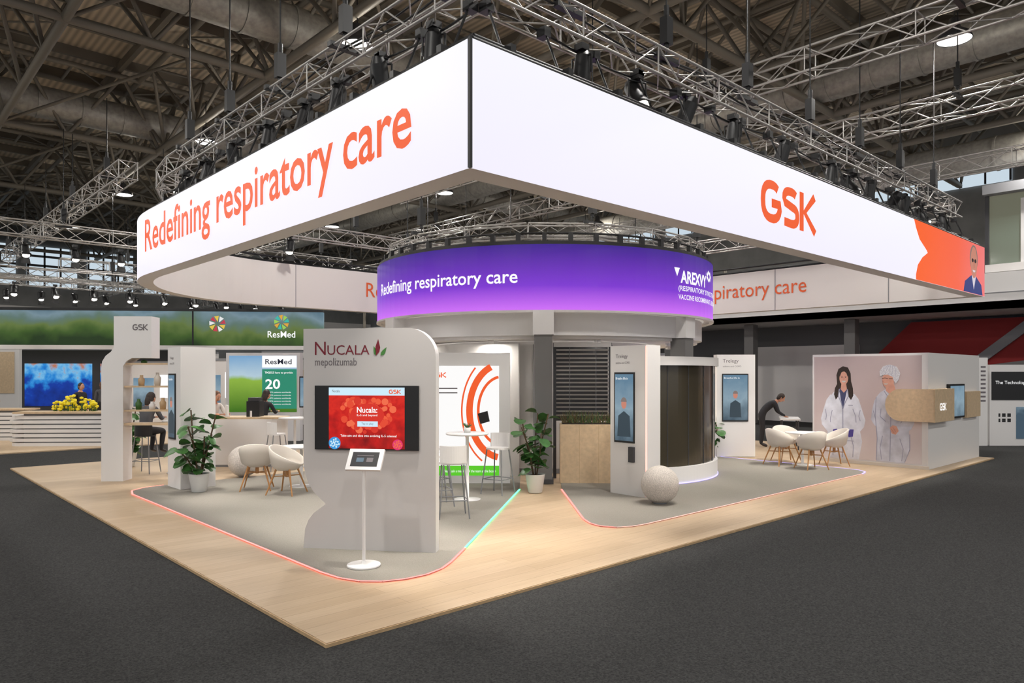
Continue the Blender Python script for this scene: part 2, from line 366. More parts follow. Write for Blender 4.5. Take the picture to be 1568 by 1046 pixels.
def stagelight(name,pos,aim,energy,size=55,col=(1,.94,.86),real=True):
    g=Mb(); p=Vector(pos); a=(Vector(aim)-p).normalized()
    g.box((0,0,.30),(.12,.12,.07),'black'); g.tube((0,0,.3),(0,0,.22),.02,'black',6)
    side=a.cross(Vector((0,0,1)))
    side=side.normalized() if side.length>.01 else Vector((1,0,0))
    for s_ in(-1,1): g.tube(side*s_*.13+Vector((0,0,0)),side*s_*.13+Vector((0,0,.2)),.012,'black',5)
    g.tube(side*.13+Vector((0,0,.2)),side*-.13+Vector((0,0,.2)),.014,'black',5)
    g.tube(-a*.2,a*.12,.095,'black',14,r2=.11); g.tube(-a*.28,-a*.2,.06,'black',10,r2=.095)
    g.tube(a*.12,a*.16,.115,'black',14,r2=.12); g.tube(a*.1605,a*.163,.095,'lens',14)
    for s_ in (-1,1):
        k=a.cross(side)*s_; 
        c=a*.16+k*.12; g.add([c-side*.1,c+side*.1,c+side*.12+a*.14+k*.07,c-side*.12+a*.14+k*.07],[(0,1,2,3)],'black')
    o=g.make(name); o.location=p
    if real:
        l=bpy.data.lights.new('spot','SPOT'); l.energy=energy; l.spot_size=math.radians(size); l.spot_blend=.6; l.color=col; l.shadow_soft_size=.09
        lo=bpy.data.objects.new('spot_beam',l); scene.collection.objects.link(lo); lo.parent=o
        lo.location=a*.24; lo.rotation_euler=a.to_track_quat('-Z','Y').to_euler()
    return o
zl=zT-.47
E=400
x1_=rp[0][0]; y1_=rp[0][1]
SL=[((x1_,1.2,zl),(1.5,1.0,0),1.5),((x1_,3.2,zl),(1.2,3.2,0),1.2),((x1_,5.2,zl),(1.0,5.2,0),1),((x1_,7.6,zl),(.7,8.2,0),1),((x1_,2.2,zl),(3.5,3.2,0),.8),((x1_,6.4,zl),(3.4,7,0),1.1),
((3.4,y1_,zl),(2.6,.4,0),1.1),((5.4,y1_,zl),(4.2,2.6,0),.95),((6.6,y1_,zl),(5.6,.5,0),.9),((8.0,y1_,zl),(7.2,2.2,0),1.0),((9.8,y1_,zl),(9.2,.8,0),1.0),((11.4,y1_,zl),(11.2,1.6,0),1.1),((13.2,y1_,zl),(12.8,1.6,0),1.2),((15.6,y1_,zl),(14.6,-.3,0),1.1),
((6.0,13.05,zl),(4.2,10.5,0),1.8),((12.5,y1_,zl),(12.6,4.0,.5),1.1)]
for p,a,e in SL: stagelight('stage_spotlight',p,a,E*e)
for p,a in [((x1_,4.1,zl),(1,4,2)),((x1_,8.7,zl),(0,9,3)),((4.4,y1_,zl),(4,-1,3)),((10.6,y1_,zl),(10.6,-1,3)),((14.3,y1_,zl),(14,-1,3))]:
    stagelight('stage_spotlight',p,a,0,real=False)
for a,b in [((9.9,-8,7.5),(9.9,14,7.5)),((13.8,-9,7.4),(13.8,20,7.4)),((2.5,14.5,7),(2.5,34,7)),((-2,20,6.2),(12,20,6.2)),((-4,26,5.6),(14,26,5.6)),((19.5,-9,7.6),(19.5,30,7.6)),((4,30,6.6),(30,30,6.6)),((8,17,6.5),(8,40,6.5)),((-3,17,6.9),(-3,44,6.9)),((-6,32,6.0),(20,32,6.0)),((-8,38,6.6),(24,38,6.6)),((14,15,6.4),(14,44,6.4)),((18,16.5,6.8),(30,16.5,6.8))]:
    g=Mb(); truss(g,a,b,.42,.6,.022,.012); 
    a=Vector(a);b=Vector(b)
    for k in (.1,.3,.5,.7,.9):
        c=a.lerp(b,k); hoist(g,c.x,c.y,c.z+.22)
    g.make('suspended_truss')
for i in range(12):
    for y,z in ((20,5.8),(26,5.2),(32,5.6)):
        x=-2.5+i*1.25+(y-20)*.1; stagelight('stage_spotlight',(x,y-.0,z-.25),(x+random.uniform(-1,1),y-4,0),0,real=False)
# ---------------------------------------------------------------- roof structure
g=Mb()
zc0,zc1=9.7,11.7
def rooftruss(g,p,q,bay=2.9):
    p=Vector(p);q=Vector(q);d=q-p;L=d.length;n=round(L/bay);d.normalize(); a=d.cross(Vector((0,0,1)))*.8
    lo=Vector((0,0,zc0));hi=Vector((0,0,zc1))
    g.tube(p+lo,q+lo,.11,'steel',8); g.tube(p+hi+a,q+hi+a,.09,'steel',8); g.tube(p+hi-a,q+hi-a,.09,'steel',8)
    for i in range(n):
        x0=p+d*(L*i/n);x1=p+d*(L*(i+1)/n);xm=(x0+x1)/2
        for s_ in(-1,1):
            g.tube(x0+lo,xm+hi+a*s_,.055,'steel',6); g.tube(xm+hi+a*s_,x1+lo,.055,'steel',6)
        g.tube(xm+hi+a,xm+hi-a,.045,'steel',6); g.tube(x0+hi+a,x0+hi-a,.045,'steel',6)
        g.tube(x0+hi+a,xm+hi-a,.03,'steel',5)
for i in range(-2,7): rooftruss(g,(.9+9*i-9,-25,0),(.9+9*i-9,50,0)); rooftruss(g,(.9+9*i-4.5,-25,0),(.9+9*i-4.5,50,0)) if i<4 else None
for j in range(-2,6): rooftruss(g,(-20,4.4+8.75*j,0),(31,4.4+8.75*j,0))
for i in range(-3,4):
    for j in range(-2,5):
        x,y=.9+9*i,4.4+8.75*j
        g.tube((x,y,zc0),(x+4.5,y+4.4,zc1),.05,'steel',6); g.tube((x+4.5,y+4.4,zc1),(x+9,y+8.75,zc0),.05,'steel',6); g.tube((x+9,y,zc0),(x+4.5,y+4.4,zc1),.05,'steel',6); g.tube((x+4.5,y+4.4,zc1),(x,y+8.75,zc0),.05,'steel',6)
g.make('roof_space_truss')
g=Mb()
for j in range(40): 
    y=-25+2.2*j
    if y<50: g.b2(-25,31,y-.06,y+.06,12.0,12.3,'steel')
for i in range(14):
    x=-20+4*i
    if x<31: g.b2(x-.07,x+.07,-25,50,11.85,12.1,'steel')
g.make('roof_purlins')
g=Mb()
def duct(p,q,r):
    g.tube(p,q,r,'duct',20); p=Vector(p);q=Vector(q);L=(q-p).length;n=int(L/1.2)
    for i in range(n+1):
        c=p.lerp(q,i/n); e=(q-p).normalized()*.03; g.tube(c-e,c+e,r+.025,'duct',20)
duct((-20,12,10.6),(31,12,10.6),.5); duct((18,-20,10.3),(18,45,10.3),.5); duct((-20,22,10.6),(31,22,10.6),.5); duct((25,-20,9.2),(25,45,9.2),.55)
g.make('ventilation_duct')
for i in range(-2,3):
    for j in range(-2,5):
        x,y=5.43+9.05*i,-.05+8.75*j
        g=Mb(); g.lathe((0,0,0),[(.33,0),(.34,.02),(.3,.12),(.12,.25),(.1,.45),(0,.45)],'dark',24); g.lathe((0,0,.012),[(0,0),(.32,0)],'lamp',24)
        g.tube((0,0,.45),(0,0,1.2),.015,'black',5)
        o=g.make('highbay_lamp'); o.location=(x,y,9.0)
        l=bpy.data.lights.new('highbay','AREA'); l.shape='DISK'; l.size=.6; l.energy=270; l.color=(1,.97,.93)
        lo=bpy.data.objects.new('highbay_light',l); scene.collection.objects.link(lo); lo.parent=o; lo.location=(0,0,-.03)
        l=bpy.data.lights.new('added_roof_fill','POINT'); l.shadow_soft_size=.15; l.energy=58; l.color=(1,.92,.8)  # point light added beside each lamp to brighten the roof deck
        lo=bpy.data.objects.new('added_roof_fill_light',l); scene.collection.objects.link(lo); lo.parent=o; lo.location=(.5,.3,.1)
# ---------------------------------------------------------------- central drum
C=(9.45,7.09); R=3.84
M['purple']=emis_ramp('led_purple_gradient',[(0,srgb(208,112,248)),(.38,srgb(124,54,208)),(1,srgb(58,28,138))],'Z',3.16,4.37,1.0)
g=Mb()
g.arcwall(C,R,0,360,3.16,4.37,.2,'purple',96,mtop='white2',closed=True,minner='fabric')
g.arcwall(C,R+.015,0,360,3.13,3.17,.1,'white2',96,closed=True)
g.arcwall(C,R-.03,0,360,4.37,4.44,.2,'black',96,closed=True)
g.arcwall(C,3.60,0,360,2.72,3.14,.5,'white',96,closed=True)
g.arcwall(C,3.5,0,360,2.66,2.74,.9,'white2',96,closed=True)
g.wraptext('Redefining respiratory care',C,R+.012,224.7-64,224.7-7,3.585,.33,'txwhite',.012)
g.wraptext('AREXVY',C,R+.012,224.7+44,224.7+61,3.78,.25,'txwhite',.03)
g.wraptext('(RESPIRATORY SYNCYTIAL VIRUS',C,R+.012,224.7+43,224.7+80,3.60,.13,'txwhite',.01)
g.wraptext('VACCINE RECOMBINANT, ADJUVANTED)',C,R+.012,224.7+43,224.7+80,3.43,.13,'txwhite',.01)
def wp(a,z): return (C[0]+(R+.013)*math.cos(math.radians(224.7+a)),C[1]+(R+.013)*math.sin(math.radians(224.7+a)),z)
g.add([wp(41,4.07),wp(43.6,4.07),wp(42.3,3.9)],[(0,1,2)],'txwhite')
for k in range(7):
    a=64+2.0*math.cos(k*.9); z=4.04+.08*math.sin(k*.9)
    g.add([wp(a-.9,z),wp(a,z-.05),wp(a+.9,z),wp(a,z+.05)],[(0,1,2,3)],'txwhite')
g.make('led_drum_sign')
for a in range(0,360,40):  # lamps added under the drum to brighten its ring, the core wall and floor
    ar=math.radians(a+5); x,y=C[0]+3.05*math.cos(ar),C[1]+3.05*math.sin(ar)
    g=Mb(); g.lathe((0,0,0),[(0,0),(.045,0)],'fill_lamp',16); g.lathe((0,0,0),[(.045,-.002),(.06,-.004),(.06,.06),(0,.06)],'white',16); o=g.make('added_soffit_lamp'); o.location=(x,y,2.6)
    l=bpy.data.lights.new('added_soffit_fill','AREA'); l.shape='DISK'; l.size=.15; l.energy=24; l.color=(1,.94,.86); lo=bpy.data.objects.new('added_soffit_fill_light',l); scene.collection.objects.link(lo); lo.parent=o; lo.location=(0,0,-.01)
g=Mb(); pts=[(C[0]+3.5*math.cos(a*pi/9),C[1]+3.5*math.sin(a*pi/9),4.68) for a in range(18)]
for i in range(18): truss(g,pts[i],pts[(i+1)%18],.24,.35,.016,.008)
for i in range(0,18,3): hoist(g,pts[i][0],pts[i][1],4.85)
for i in range(48):
    a=i*pi/24; g.box((C[0]+3.70*math.cos(a),C[1]+3.70*math.sin(a),4.52),(.08,.08,.15),'black',a)
g.path([(C[0]+3.68*math.cos(a*pi/30),C[1]+3.68*math.sin(a*pi/30),4.60) for a in range(60)],.02,'black',5,closed=True)
g.make('drum_rigging_truss')
def wcol(name,x,y,rz,w=.33,zc=2.72):
    g=Mb(); g.box((x,y,zc/2+.01),(w,w,zc),'colgrey',rz); g.box((x,y,2.94),(w+.05,w+.05,.44),'white',rz); g.box((x,y,.05),(w+.04,w+.04,.08),'dark',rz); return g.make(name)
for a in (224.7,275,20,120,170):
    ar=math.radians(a); rr=3.62 if a==275 else 3.70; wcol('support_column',C[0]+rr*math.cos(ar),C[1]+rr*math.sin(ar),ar)
g=Mb(); g.arcwall(C,2.45,0,360,.01,2.66,.12,'white2',64,closed=True); g.arcwall(C,2.47,0,360,.01,.1,.05,'grey',64,closed=True)
g.arcwall(C,2.9,150,215,.01,2.6,.1,'white',24)
for a in range(0,360,20):
    ar=math.radians(a); g.box((C[0]+2.45*math.cos(ar),C[1]+2.45*math.sin(ar),1.35),(.015,.012,2.5),'grey',ar)
g.make('meeting_room_core_wall')
FP=F((7.0,4.23),(.71,-.70))
g=Mb(); g.fbox(FP,0,1.05,0.01,1.08,-.42,0,'oak')
for i in range(1,3): g.fbox(FP,i*.35-.003,i*.35+.003,.01,1.08,.0,.002,'oak2')
g.fbox(FP,.04,1.01,1.08,1.1,-.38,-.04,'soil')
grs=mat('dry_grass',(.16,.12,.05),.8)
for i in range(240):
    s_=random.uniform(.05,1.0);nn=random.uniform(-.36,-.06);h=random.uniform(.08,.24); a=FP.p(s_,1.09,nn); b=a+Vector((random.uniform(-.1,.1),random.uniform(-.1,.1),h)); g.tube(a,b,.006,'leaf' if i%3==0 else grs,4,r2=.002)
g.make('wood_planter_box')
g=Mb(); FB=F((7.02,4.40),(.71,-.70))
for s_ in(.02,1.08): g.fbox(FB,s_-.03,s_+.03,0.01,2.6,-.53,-.47,'dark')
for i in range(17):
    z=1.2+i*.078; g.add([FB.p(0,z,-.53),FB.p(1.1,z,-.53),FB.p(1.1,z+.03,-.47),FB.p(0,z+.03,-.47)],[(0,1,2,3)],'white')
g.fbox(FB,0,1.1,2.52,2.6,-.54,-.46,'white')
g.fbox(FB,0.05,1.05,1.1,2.55,-.66,-.64,'dark')
for s_ in (.3,.8): g.fbox(FB,s_,s_+.01,1.2,2.52,-.465,-.46,'grey')
g.make('slatted_blind_screen')
# ---------------------------------------------------------------- front sign panel
xd=Vector((2.235-1.227,1.58-2.846)).normalized()
FN=F((1.24,2.83),xd,.01)
Wn=1.56
prof=[(0,0),(Wn,0),(Wn,2.18)]+arc(Wn-.33,2.18,.33,0,90,12)[1:]+[(0,2.51)]
prof+=[(0,.98)]+[(.02,.86),(.06,.74),(.12,.65),(.20,.57),(.27,.51)]+[(.2,.46),(.12,.4),(.06,.32),(.02,.22)]
g=Mb(); g.fpoly(FN,prof,-.14,0,'signgrey','white')
g.fbox(FN,.15,1.37,1.135,1.86,0,.03,'black')
scr=emis_ramp('screen_red_cells',[(0,srgb(120,8,12)),(.45,srgb(195,24,20)),(.6,srgb(215,40,28)),(1,srgb(170,14,18))],'Z',.9,2.1,1,noise=1.6,nscale=7)
g.fbox(FN,.32,1.21,1.15,1.84,.03,.032,scr)
lb=emis('screen_light_blue',srgb(205,235,250),1); blu=emis('screen_cyan_ball',srgb(60,150,215),1); pnk=emis('screen_pink_ball',srgb(225,50,110),1)
g.fbox(FN,.32,1.21,1.75,1.84,.032,.034,lb)
logo(g,FN,1.03,1.77,.14,.045,.036,'orange')
g.text('Nucala',FN,.36,1.785,.09,.03,.036,'textgrey')
cors=[emis('screen_coral_%d'%i,srgb(*c),1) for i,c in enumerate(((238,92,58),(228,74,48),(240,108,72),(214,52,38)))]
rb=random.Random(4)
for k in range(110):
    a=rb.uniform(0,2*pi); t=rb.random()**.5; cx=.775+.31*t*math.cos(a); cz=1.53+.2*t*math.sin(a)+.04*abs(math.cos(a))
    if cz>1.70: continue
    g.fpoly(FN,arc(cx,cz,rb.uniform(.022,.045),0,360,12)[:-1],.0325,.0332+.00002*k,cors[k%4])
rd=emis('screen_red_mid',srgb(214,48,36),1)
g.fpoly(FN,arc(.775,1.53,.2,0,360,24,.13)[:-1],.0356,.0359,rd)
g.fpoly(FN,arc(.39,1.21,.07,0,360,20)[:-1],.033,.036,blu); g.fpoly(FN,arc(1.13,1.2,.06,0,360,20)[:-1],.033,.036,pnk)
for k in range(14):
    a=k*2.4; g.fpoly(FN,arc(.39+.055*math.cos(a)*(k/14)**.5,1.21+.055*math.sin(a)*(k/14)**.5,.011,0,360,8)[:-1],.036,.037,lb)
    g.fpoly(FN,arc(1.13+.048*math.cos(a)*(k/14)**.5,1.2+.048*math.sin(a)*(k/14)**.5,.010,0,360,8)[:-1],.036,.037,cors[2])
g.text('Nucala:',FN,.655,1.555,.24,.065,.038,'txwhite',.02); g.text('IL-5 and beyond',FN,.655,1.51,.24,.03,.038,'txwhite',.01)
g.fbox(FN,.66,.90,1.40,1.46,.036,.038,lb); g.text('Tap to play',FN,.71,1.417,.14,.027,.04,'textgrey')
g.text('Take aim and dive into evolving IL-5 science!',FN,.46,1.275,.66,.035,.038,'txwhite',.01)
g.text('N',FN,.14,2.21,.13,.15,.003,'maroon'); g.text('UCALA',FN,.29,2.21,.5,.11,.003,'maroon')
g.text('mepolizumab',FN,.14,2.06,.50,.115,.003,'textgrey')
for dx,rot,sz in((0,.2,1),(.05,.9,.8),(-.01,-.3,.6)):
    pts=[]
    for x,y in [(0,0),(.03,.05),(.035,.1),(0,.19),(-.02,.1),(-.02,.04)]:
        x*=sz;y*=sz; pts.append((.87+dx+x*math.cos(rot)+y*math.sin(rot)*.6,2.2+y*math.cos(rot)-x*math.sin(rot)))
    g.fpoly(FN,pts,.001,.004,'leafg' if dx!=.0 else 'maroon')
g.make('brand_sign_panel')
g=Mb(); c=(1.33,1.67,.011)
g.lathe(c,[(0,0),(.17,0),(.175,.01),(.17,.022),(.03,.03),(.02,.06),(0,.06)],'white',32); g.tube((c[0],c[1],.03),(c[0],c[1],1.02),.017,'white',12)
FT=F((c[0],c[1]),xd); FT.O.z=1.02
up=(Vector((0,0,1))*.80-FT.n*.6).normalized(); 
def tb(s0,s1,h0,h1,n0,n1,m):
    nn=FT.x.cross(up); k=lambda s_,h,n_:FT.O+FT.x*s_+up*h+nn*n_
    vs=[k(s0,h0,n0),k(s1,h0,n0),k(s1,h1,n0),k(s0,h1,n0),k(s0,h0,n1),k(s1,h0,n1),k(s1,h1,n1),k(s0,h1,n1)]
    g.add(vs,[(3,2,1,0),(4,5,6,7),(0,1,5,4),(1,2,6,5),(2,3,7,6),(3,0,4,7)],m)
tb(-.19,.19,-.03,.22,0,.03,'white'); tb(-.145,.145,.01,.18,.03,.033,'black'); tb(-.09,-.01,.06,.11,.033,.035,'scrblue'); tb(.02,.09,.06,.11,.033,.035,'textgrey'); tb(-.09,.09,.13,.14,.033,.035,'textgrey')
g.make('tablet_kiosk_stand',bevel=.004)
FS=F((4.72,6.30),(1.61,-1.50),.011); Ls=2.16
g=Mb(); g.fbox(FS,0,Ls,0,2.38,-.35,0,'white')
g.fbox(FS,.3,Ls-.2,.14,2.14,0,.004,emis('screen_white_swirl',(.97,.96,.95),1))
g.fbox(FS,.3,Ls-.2,.14,.32,.004,.006,emis('screen_green_footer',srgb(90,200,40),1))
g.text('Please ask a member of the team at the booth',FS,.95,.2,.95,.05,.008,'txwhite')
sx1=Ls-.2
def half(r0,wd,a0,a1):
    P=[(x,z) for x,z in arc(sx1+.06,1.32,r0,a0,a1,40,r0*1.42) if x<sx1-.01 and z<2.12 and z>.34]
    g.stroke(FS,P,wd,.006,'orange')
half(.44,.05,95,262); half(.60,.12,98,262); half(.74,.03,100,240)
logo(g,FS,.68,1.93,.32,.09,.006,'orange')
for a_ in (1.72,1.64): g.fbox(FS,.7,1.2,a_,a_+.02,.004,.006,'textgrey')
g.fpoly(FS,[(1.62,1.08),(1.79,1.13),(1.75,1.32),(1.57,1.27)],.008,.02,'black')
g.make('display_screen_wall')
def kiosk(f,W,D,H,screen,title,edge=None):
    g=Mb(); g.fbox(f,0,W,0,H,-D,0,'white'); s0,s1,z0,z1=screen
    g.fbox(f,s0,s1,z0,z1,0,.02,'black'); g.fbox(f,s0+.02,s1-.02,z0+.03,z1-.03,.02,.022,'scrblue')
    c=(s0+s1)/2;h=z1-z0
    g.fpoly(f,[(c-.14,z0+.1),(c+.14,z0+.1),(c+.12,z0+h*.38),(c,z0+h*.45),(c-.12,z0+h*.38)],.022,.024,'scrdark')
    g.fpoly(f,arc(c,z0+h*.55,.055,0,360,14,.08)[:-1],.024,.026,skE); g.fpoly(f,arc(c,z0+h*.58,.062,0,180,10,.075),.026,.027,hrE)
    g.text('Breathe life in',f,s0+.04,z1-.12,(s1-s0)*.6,.04,.026,'txwhite')
    g.text(title,f,s0+.02,H-.22,(s1-s0)*.6,None,.003,'textgrey'); g.text('asthma and COPD',f,s0+.02,H-.3,(s1-s0)*.7,.035,.003,'textgrey')
    if edge: g.fbox(f,W-.012,W+.004,.02,H-.02,-.02,.006,edge)
    return g
f=F((6.85,2.93),(-.02,-1),.011); g=kiosk(f,.75,.37,2.46,(.1,.52,.86,2.02),'Trelegy',pink2); g.fbox(f,.42,.52,.55,.8,0,.05,'dark'); g.make('information_kiosk',bevel=.006)
kiosk(F((12.84,4.56),(.66,-.61),.011),.92,.3,2.46,(.12,.75,.85,2.0),'Trelegy').make('information_kiosk',bevel=.006)
kiosk(F((1.62,8.75),(.02,-1),.011),.62,.6,2.46,(.08,.4,.85,2.0),'Trelegy').make('information_kiosk',bevel=.006)
CS=(9.0,4.9)
g=Mb(); A0=238
g.arcwall(CS,2.3,A0,335,0.011,.32,.4,'white',40); g.arcwall(CS,2.32,A0,335,2.16,2.32,.4,'white',40)
g.arcwall(CS,2.24,A0,335,.32,2.16,.05,'glass',40)
for a in range(A0,336,13): 
    ar=math.radians(a); g.box((CS[0]+2.245*math.cos(ar),CS[1]+2.245*math.sin(ar),1.24),(.012,.012,1.84),'dark',ar)
g.arcwall(CS,2.315,A0,335,.02,.035,.01,violet,40)
fe=F((10.38,3.42),(.7337,-.6795),.011); pr=[(0,0),(.14,0),(.14,.4),(.2,.52),(.31,.66),(.36,.7),(.31,.75),(.2,.86),(.14,1.0),(.14,2.32),(0,2.32)]
g.fpoly(fe,pr,-.2,0,'white',violet)
g.make('curved_glass_showcase')
for x,y,r in((6.62,1.76,.29),(3.1,9.0,.3)):
    g=Mb(); g.sphere((0,0,0),r,'stone',40); g.lathe((0,0,-r),[(0,0),(.1,0),(.1,.02),(0,.02)],'grey'); o=g.make('stone_sphere'); o.location=(x,y,r+.01)
# ---------------------------------------------------------------- poster wall right
M['poster']=emis_ramp('poster_backdrop',[(0,srgb(226,218,218)),(.4,srgb(204,186,184)),(1,srgb(186,170,170))],'Z',0,2.5,1,noise=1.2,nscale=.9,base=True)
g=Mb(); g.b2(14.0,14.3,.3,2.75,0.001,2.45,'white'); g.b2(14.3,17.6,.3,.6,0.001,2.45,'white'); g.b2(17.3,17.6,.6,3,0.001,2.45,'white')
g.b2(13.98,14.0,.28,2.77,0.001,.07,'cream')
PW=F((14.0,2.75),(0,-1))
g.fbox(PW,.04,2.33,.1,2.4,0,.006,'poster')
coat=mat('poster_coat',srgb(228,230,240),.7,noise=.13,nscale=5); coat2=mat('poster_gown',srgb(206,208,220),.7,noise=.16,nscale=5); cd=mat('poster_coat_fold',srgb(160,162,184),.7)
net=mat('poster_hairnet',srgb(212,212,218),.7,noise=.25,nscale=60); sh=mat('poster_top',srgb(70,75,110),.7); glv=mat('poster_glove',srgb(80,70,150),.6); psk=mat('poster_skin',srgb(214,160,140),.6,noise=.08,nscale=9); psd=mat('poster_skin_shade',srgb(176,112,98),.6); pdk=mat('poster_dark',srgb(52,36,34),.6)
def flat(pts,n,m): g.fpoly(PW,pts,.006,n,m)
def fold(pts,n,w=.014,m=None): g.stroke(PW,pts,w,n,m or cd)
flat([(.38,.1),(1.05,.1),(1.12,.5),(1.04,.9),(.99,1.3),(.98,1.5),(.9,1.6),(.78,1.67),(.64,1.67),(.5,1.6),(.4,1.48),(.37,1.2),(.36,.8),(.34,.4)],.008,coat)
flat([(.42,1.54),(.33,1.42),(.26,1.2),(.2,.98),(.22,.84),(.34,.7),(.5,.66),(.55,.74),(.52,.82),(.4,.9),(.42,1.0),(.47,1.2)],.009,coat)
flat([(.95,1.56),(1.04,1.45),(1.12,1.2),(1.19,.98),(1.16,.82),(1.04,.68),(.9,.68),(.86,.76),(.92,.84),(1.02,.94),(.96,1.1),(.9,1.25)],.009,coat)
flat([(.62,1.68),(.80,1.68),(.75,1.45),(.70,1.22),(.65,1.45)],.010,sh)
fold([(.70,1.24),(.70,.8),(.69,.12)],.0115,.018); fold([(.62,1.66),(.60,1.5),(.66,1.36),(.70,1.22)],.0115,.02); fold([(.80,1.66),(.82,1.5),(.75,1.36),(.70,1.22)],.0115,.02)
for p in ([(.46,1.18),(.42,1.0),(.42,.9)],[(.92,1.22),(.98,1.06),(.99,.92)],[(.5,.6),(.47,.4),(.48,.15)],[(.88,.6),(.93,.4),(.92,.14)],[(.3,1.2),(.33,1.05),(.31,.95)],[(1.08,1.2),(1.05,1.06),(1.08,.96)],[(.46,.5),(.6,.5)],[(.8,.5),(.94,.5)],[(.82,1.3),(.92,1.3)]): fold(p,.0118)
flat([(.57,1.78),(.555,1.98),(.60,2.12),(.7,2.18),(.81,2.15),(.87,2.02),(.88,1.84),(.92,1.68),(.93,1.52),(.88,1.42),(.82,1.5),(.79,1.66),(.64,1.64),(.60,1.5),(.54,1.42),(.50,1.54),(.52,1.68)],.0095,'hairb')
flat([(.67,1.8),(.77,1.8),(.79,1.66),(.72,1.58),(.65,1.66)],.0108,psk); flat(arc(.72,1.91,.098,0,360,24,.15)[:-1],.0115,psk)
flat([(.63,1.93),(.635,2.06),(.70,2.1),(.66,2.02)],.0125,'hairb'); flat([(.81,1.93),(.81,2.06),(.70,2.1),(.78,2.02)],.0125,'hairb')
flat(arc(.72,1.85,.045,180,360,8,.035),.0125,'clw'); fold([(.72,1.93),(.728,1.885),(.715,1.88)],.0126,.008,psd)
for dx in(-.04,.04): flat(arc(.72+dx,1.93,.014,0,360,8,.008)[:-1],.0126,pdk); fold([(.70+dx,1.955),(.74+dx,1.955)],.0126,.006,pdk)
flat([(.48,.74),(.56,.76),(.64,.68),(.62,.6),(.54,.56),(.47,.63)],.0122,glv); flat([(.94,.76),(.86,.76),(.79,.66),(.83,.58),(.92,.6)],.0122,glv)
flat([(1.42,.1),(2.0,.1),(2.1,.4),(2.08,.8),(2.04,1.2),(2.0,1.5),(1.9,1.6),(1.76,1.68),(1.62,1.68),(1.5,1.6),(1.42,1.5),(1.40,1.1),(1.44,.6)],.0085,coat2)
flat([(1.48,1.56),(1.38,1.42),(1.33,1.2),(1.31,1.0),(1.38,.88),(1.55,.78),(1.8,.72),(1.84,.78),(1.82,.86),(1.62,.96),(1.52,1.04),(1.52,1.25)],.010,coat2)
flat([(1.96,1.56),(2.08,1.4),(2.15,1.16),(2.19,.96),(2.12,.82),(1.96,.72),(1.74,.8),(1.70,.88),(1.74,.95),(1.9,.94),(1.98,1.05),(1.95,1.25)],.0104,coat2)
fold([(1.70,1.6),(1.72,1.0),(1.70,.12)],.0112,.016)
for p in ([(1.52,1.25),(1.5,1.08),(1.62,.97)],[(1.95,1.24),(1.98,1.05),(1.92,.95)],[(1.55,.66),(1.5,.4),(1.53,.14)],[(1.9,.62),(1.97,.4),(1.94,.14)],[(1.36,1.2),(1.4,1.04)],[(2.1,1.2),(2.08,1.04)],[(1.58,1.64),(1.66,1.52),(1.78,1.52),(1.86,1.62)],[(1.78,1.3),(1.9,1.3),(1.9,1.16),(1.78,1.16),(1.78,1.3)],[(1.42,1.5),(1.4,1.1),(1.44,.6),(1.42,.12)],[(2.0,1.5),(2.04,1.2)],[(2.1,.72),(2.1,.4),(2.0,.12)]): fold(p,.0118)
flat([(1.62,1.8),(1.78,1.8),(1.82,1.64),(1.72,1.56),(1.62,1.64)],.0116,psk); flat(arc(1.665,1.87,.12,0,360,24,.17)[:-1],.0122,psk)
flat([(1.50,1.95),(1.49,2.06),(1.56,2.17),(1.70,2.21),(1.84,2.16),(1.91,2.02),(1.88,1.88),(1.82,1.8),(1.78,1.86),(1.76,1.94),(1.66,1.99),(1.55,1.98)],.013,net)
for k in range(5): fold([(1.53+.07*k,2.0-.01*k),(1.58+.06*k,2.1),(1.66+.03*k,2.19)],.0135,.006)
fold([(1.54,1.9),(1.6,1.92),(1.66,1.9)],.0136,.012,pdk); fold([(1.68,1.9),(1.76,1.9)],.0136,.01,pdk); fold([(1.57,1.84),(1.555,1.85)],.0136,.01,psd)
flat(arc(1.62,1.80,.045,180,360,8,.028),.0136,'clw')
flat([(1.70,.84),(1.76,.9),(1.84,.88),(1.88,.78),(1.82,.7),(1.74,.72)],.0136,psk); fold([(1.76,.86),(1.82,.76)],.014,.006,psd); fold([(1.73,.82),(1.79,.73)],.014,.006,psd)
g.make('poster_partition_wall')
g=Mb()
pts=[(2.60,1.003),(2.60,1.687)]+arc(1.95,1.345,.3,90,270,12,.342)
g.fpoly(PW,pts,.02,.14,'oak')
FW=F((13.87,.13),(1,0)); g.fbox(FW,0,1.25,1.0,1.69,-.165,.0,'oak')
logo(g,FW,.3,1.24,.4,.15,.004,'txwhite')
g.fbox(FW,1.3,2.35,1.02,1.78,-.165,-.1,'black'); g.fbox(FW,1.34,2.31,1.06,1.74,-.1,-.097,'scrblue')
g.fbox(FW,2.45,3.5,1.0,1.6,-.165,-.08,'oak')
g.make('wall_display_shelf')
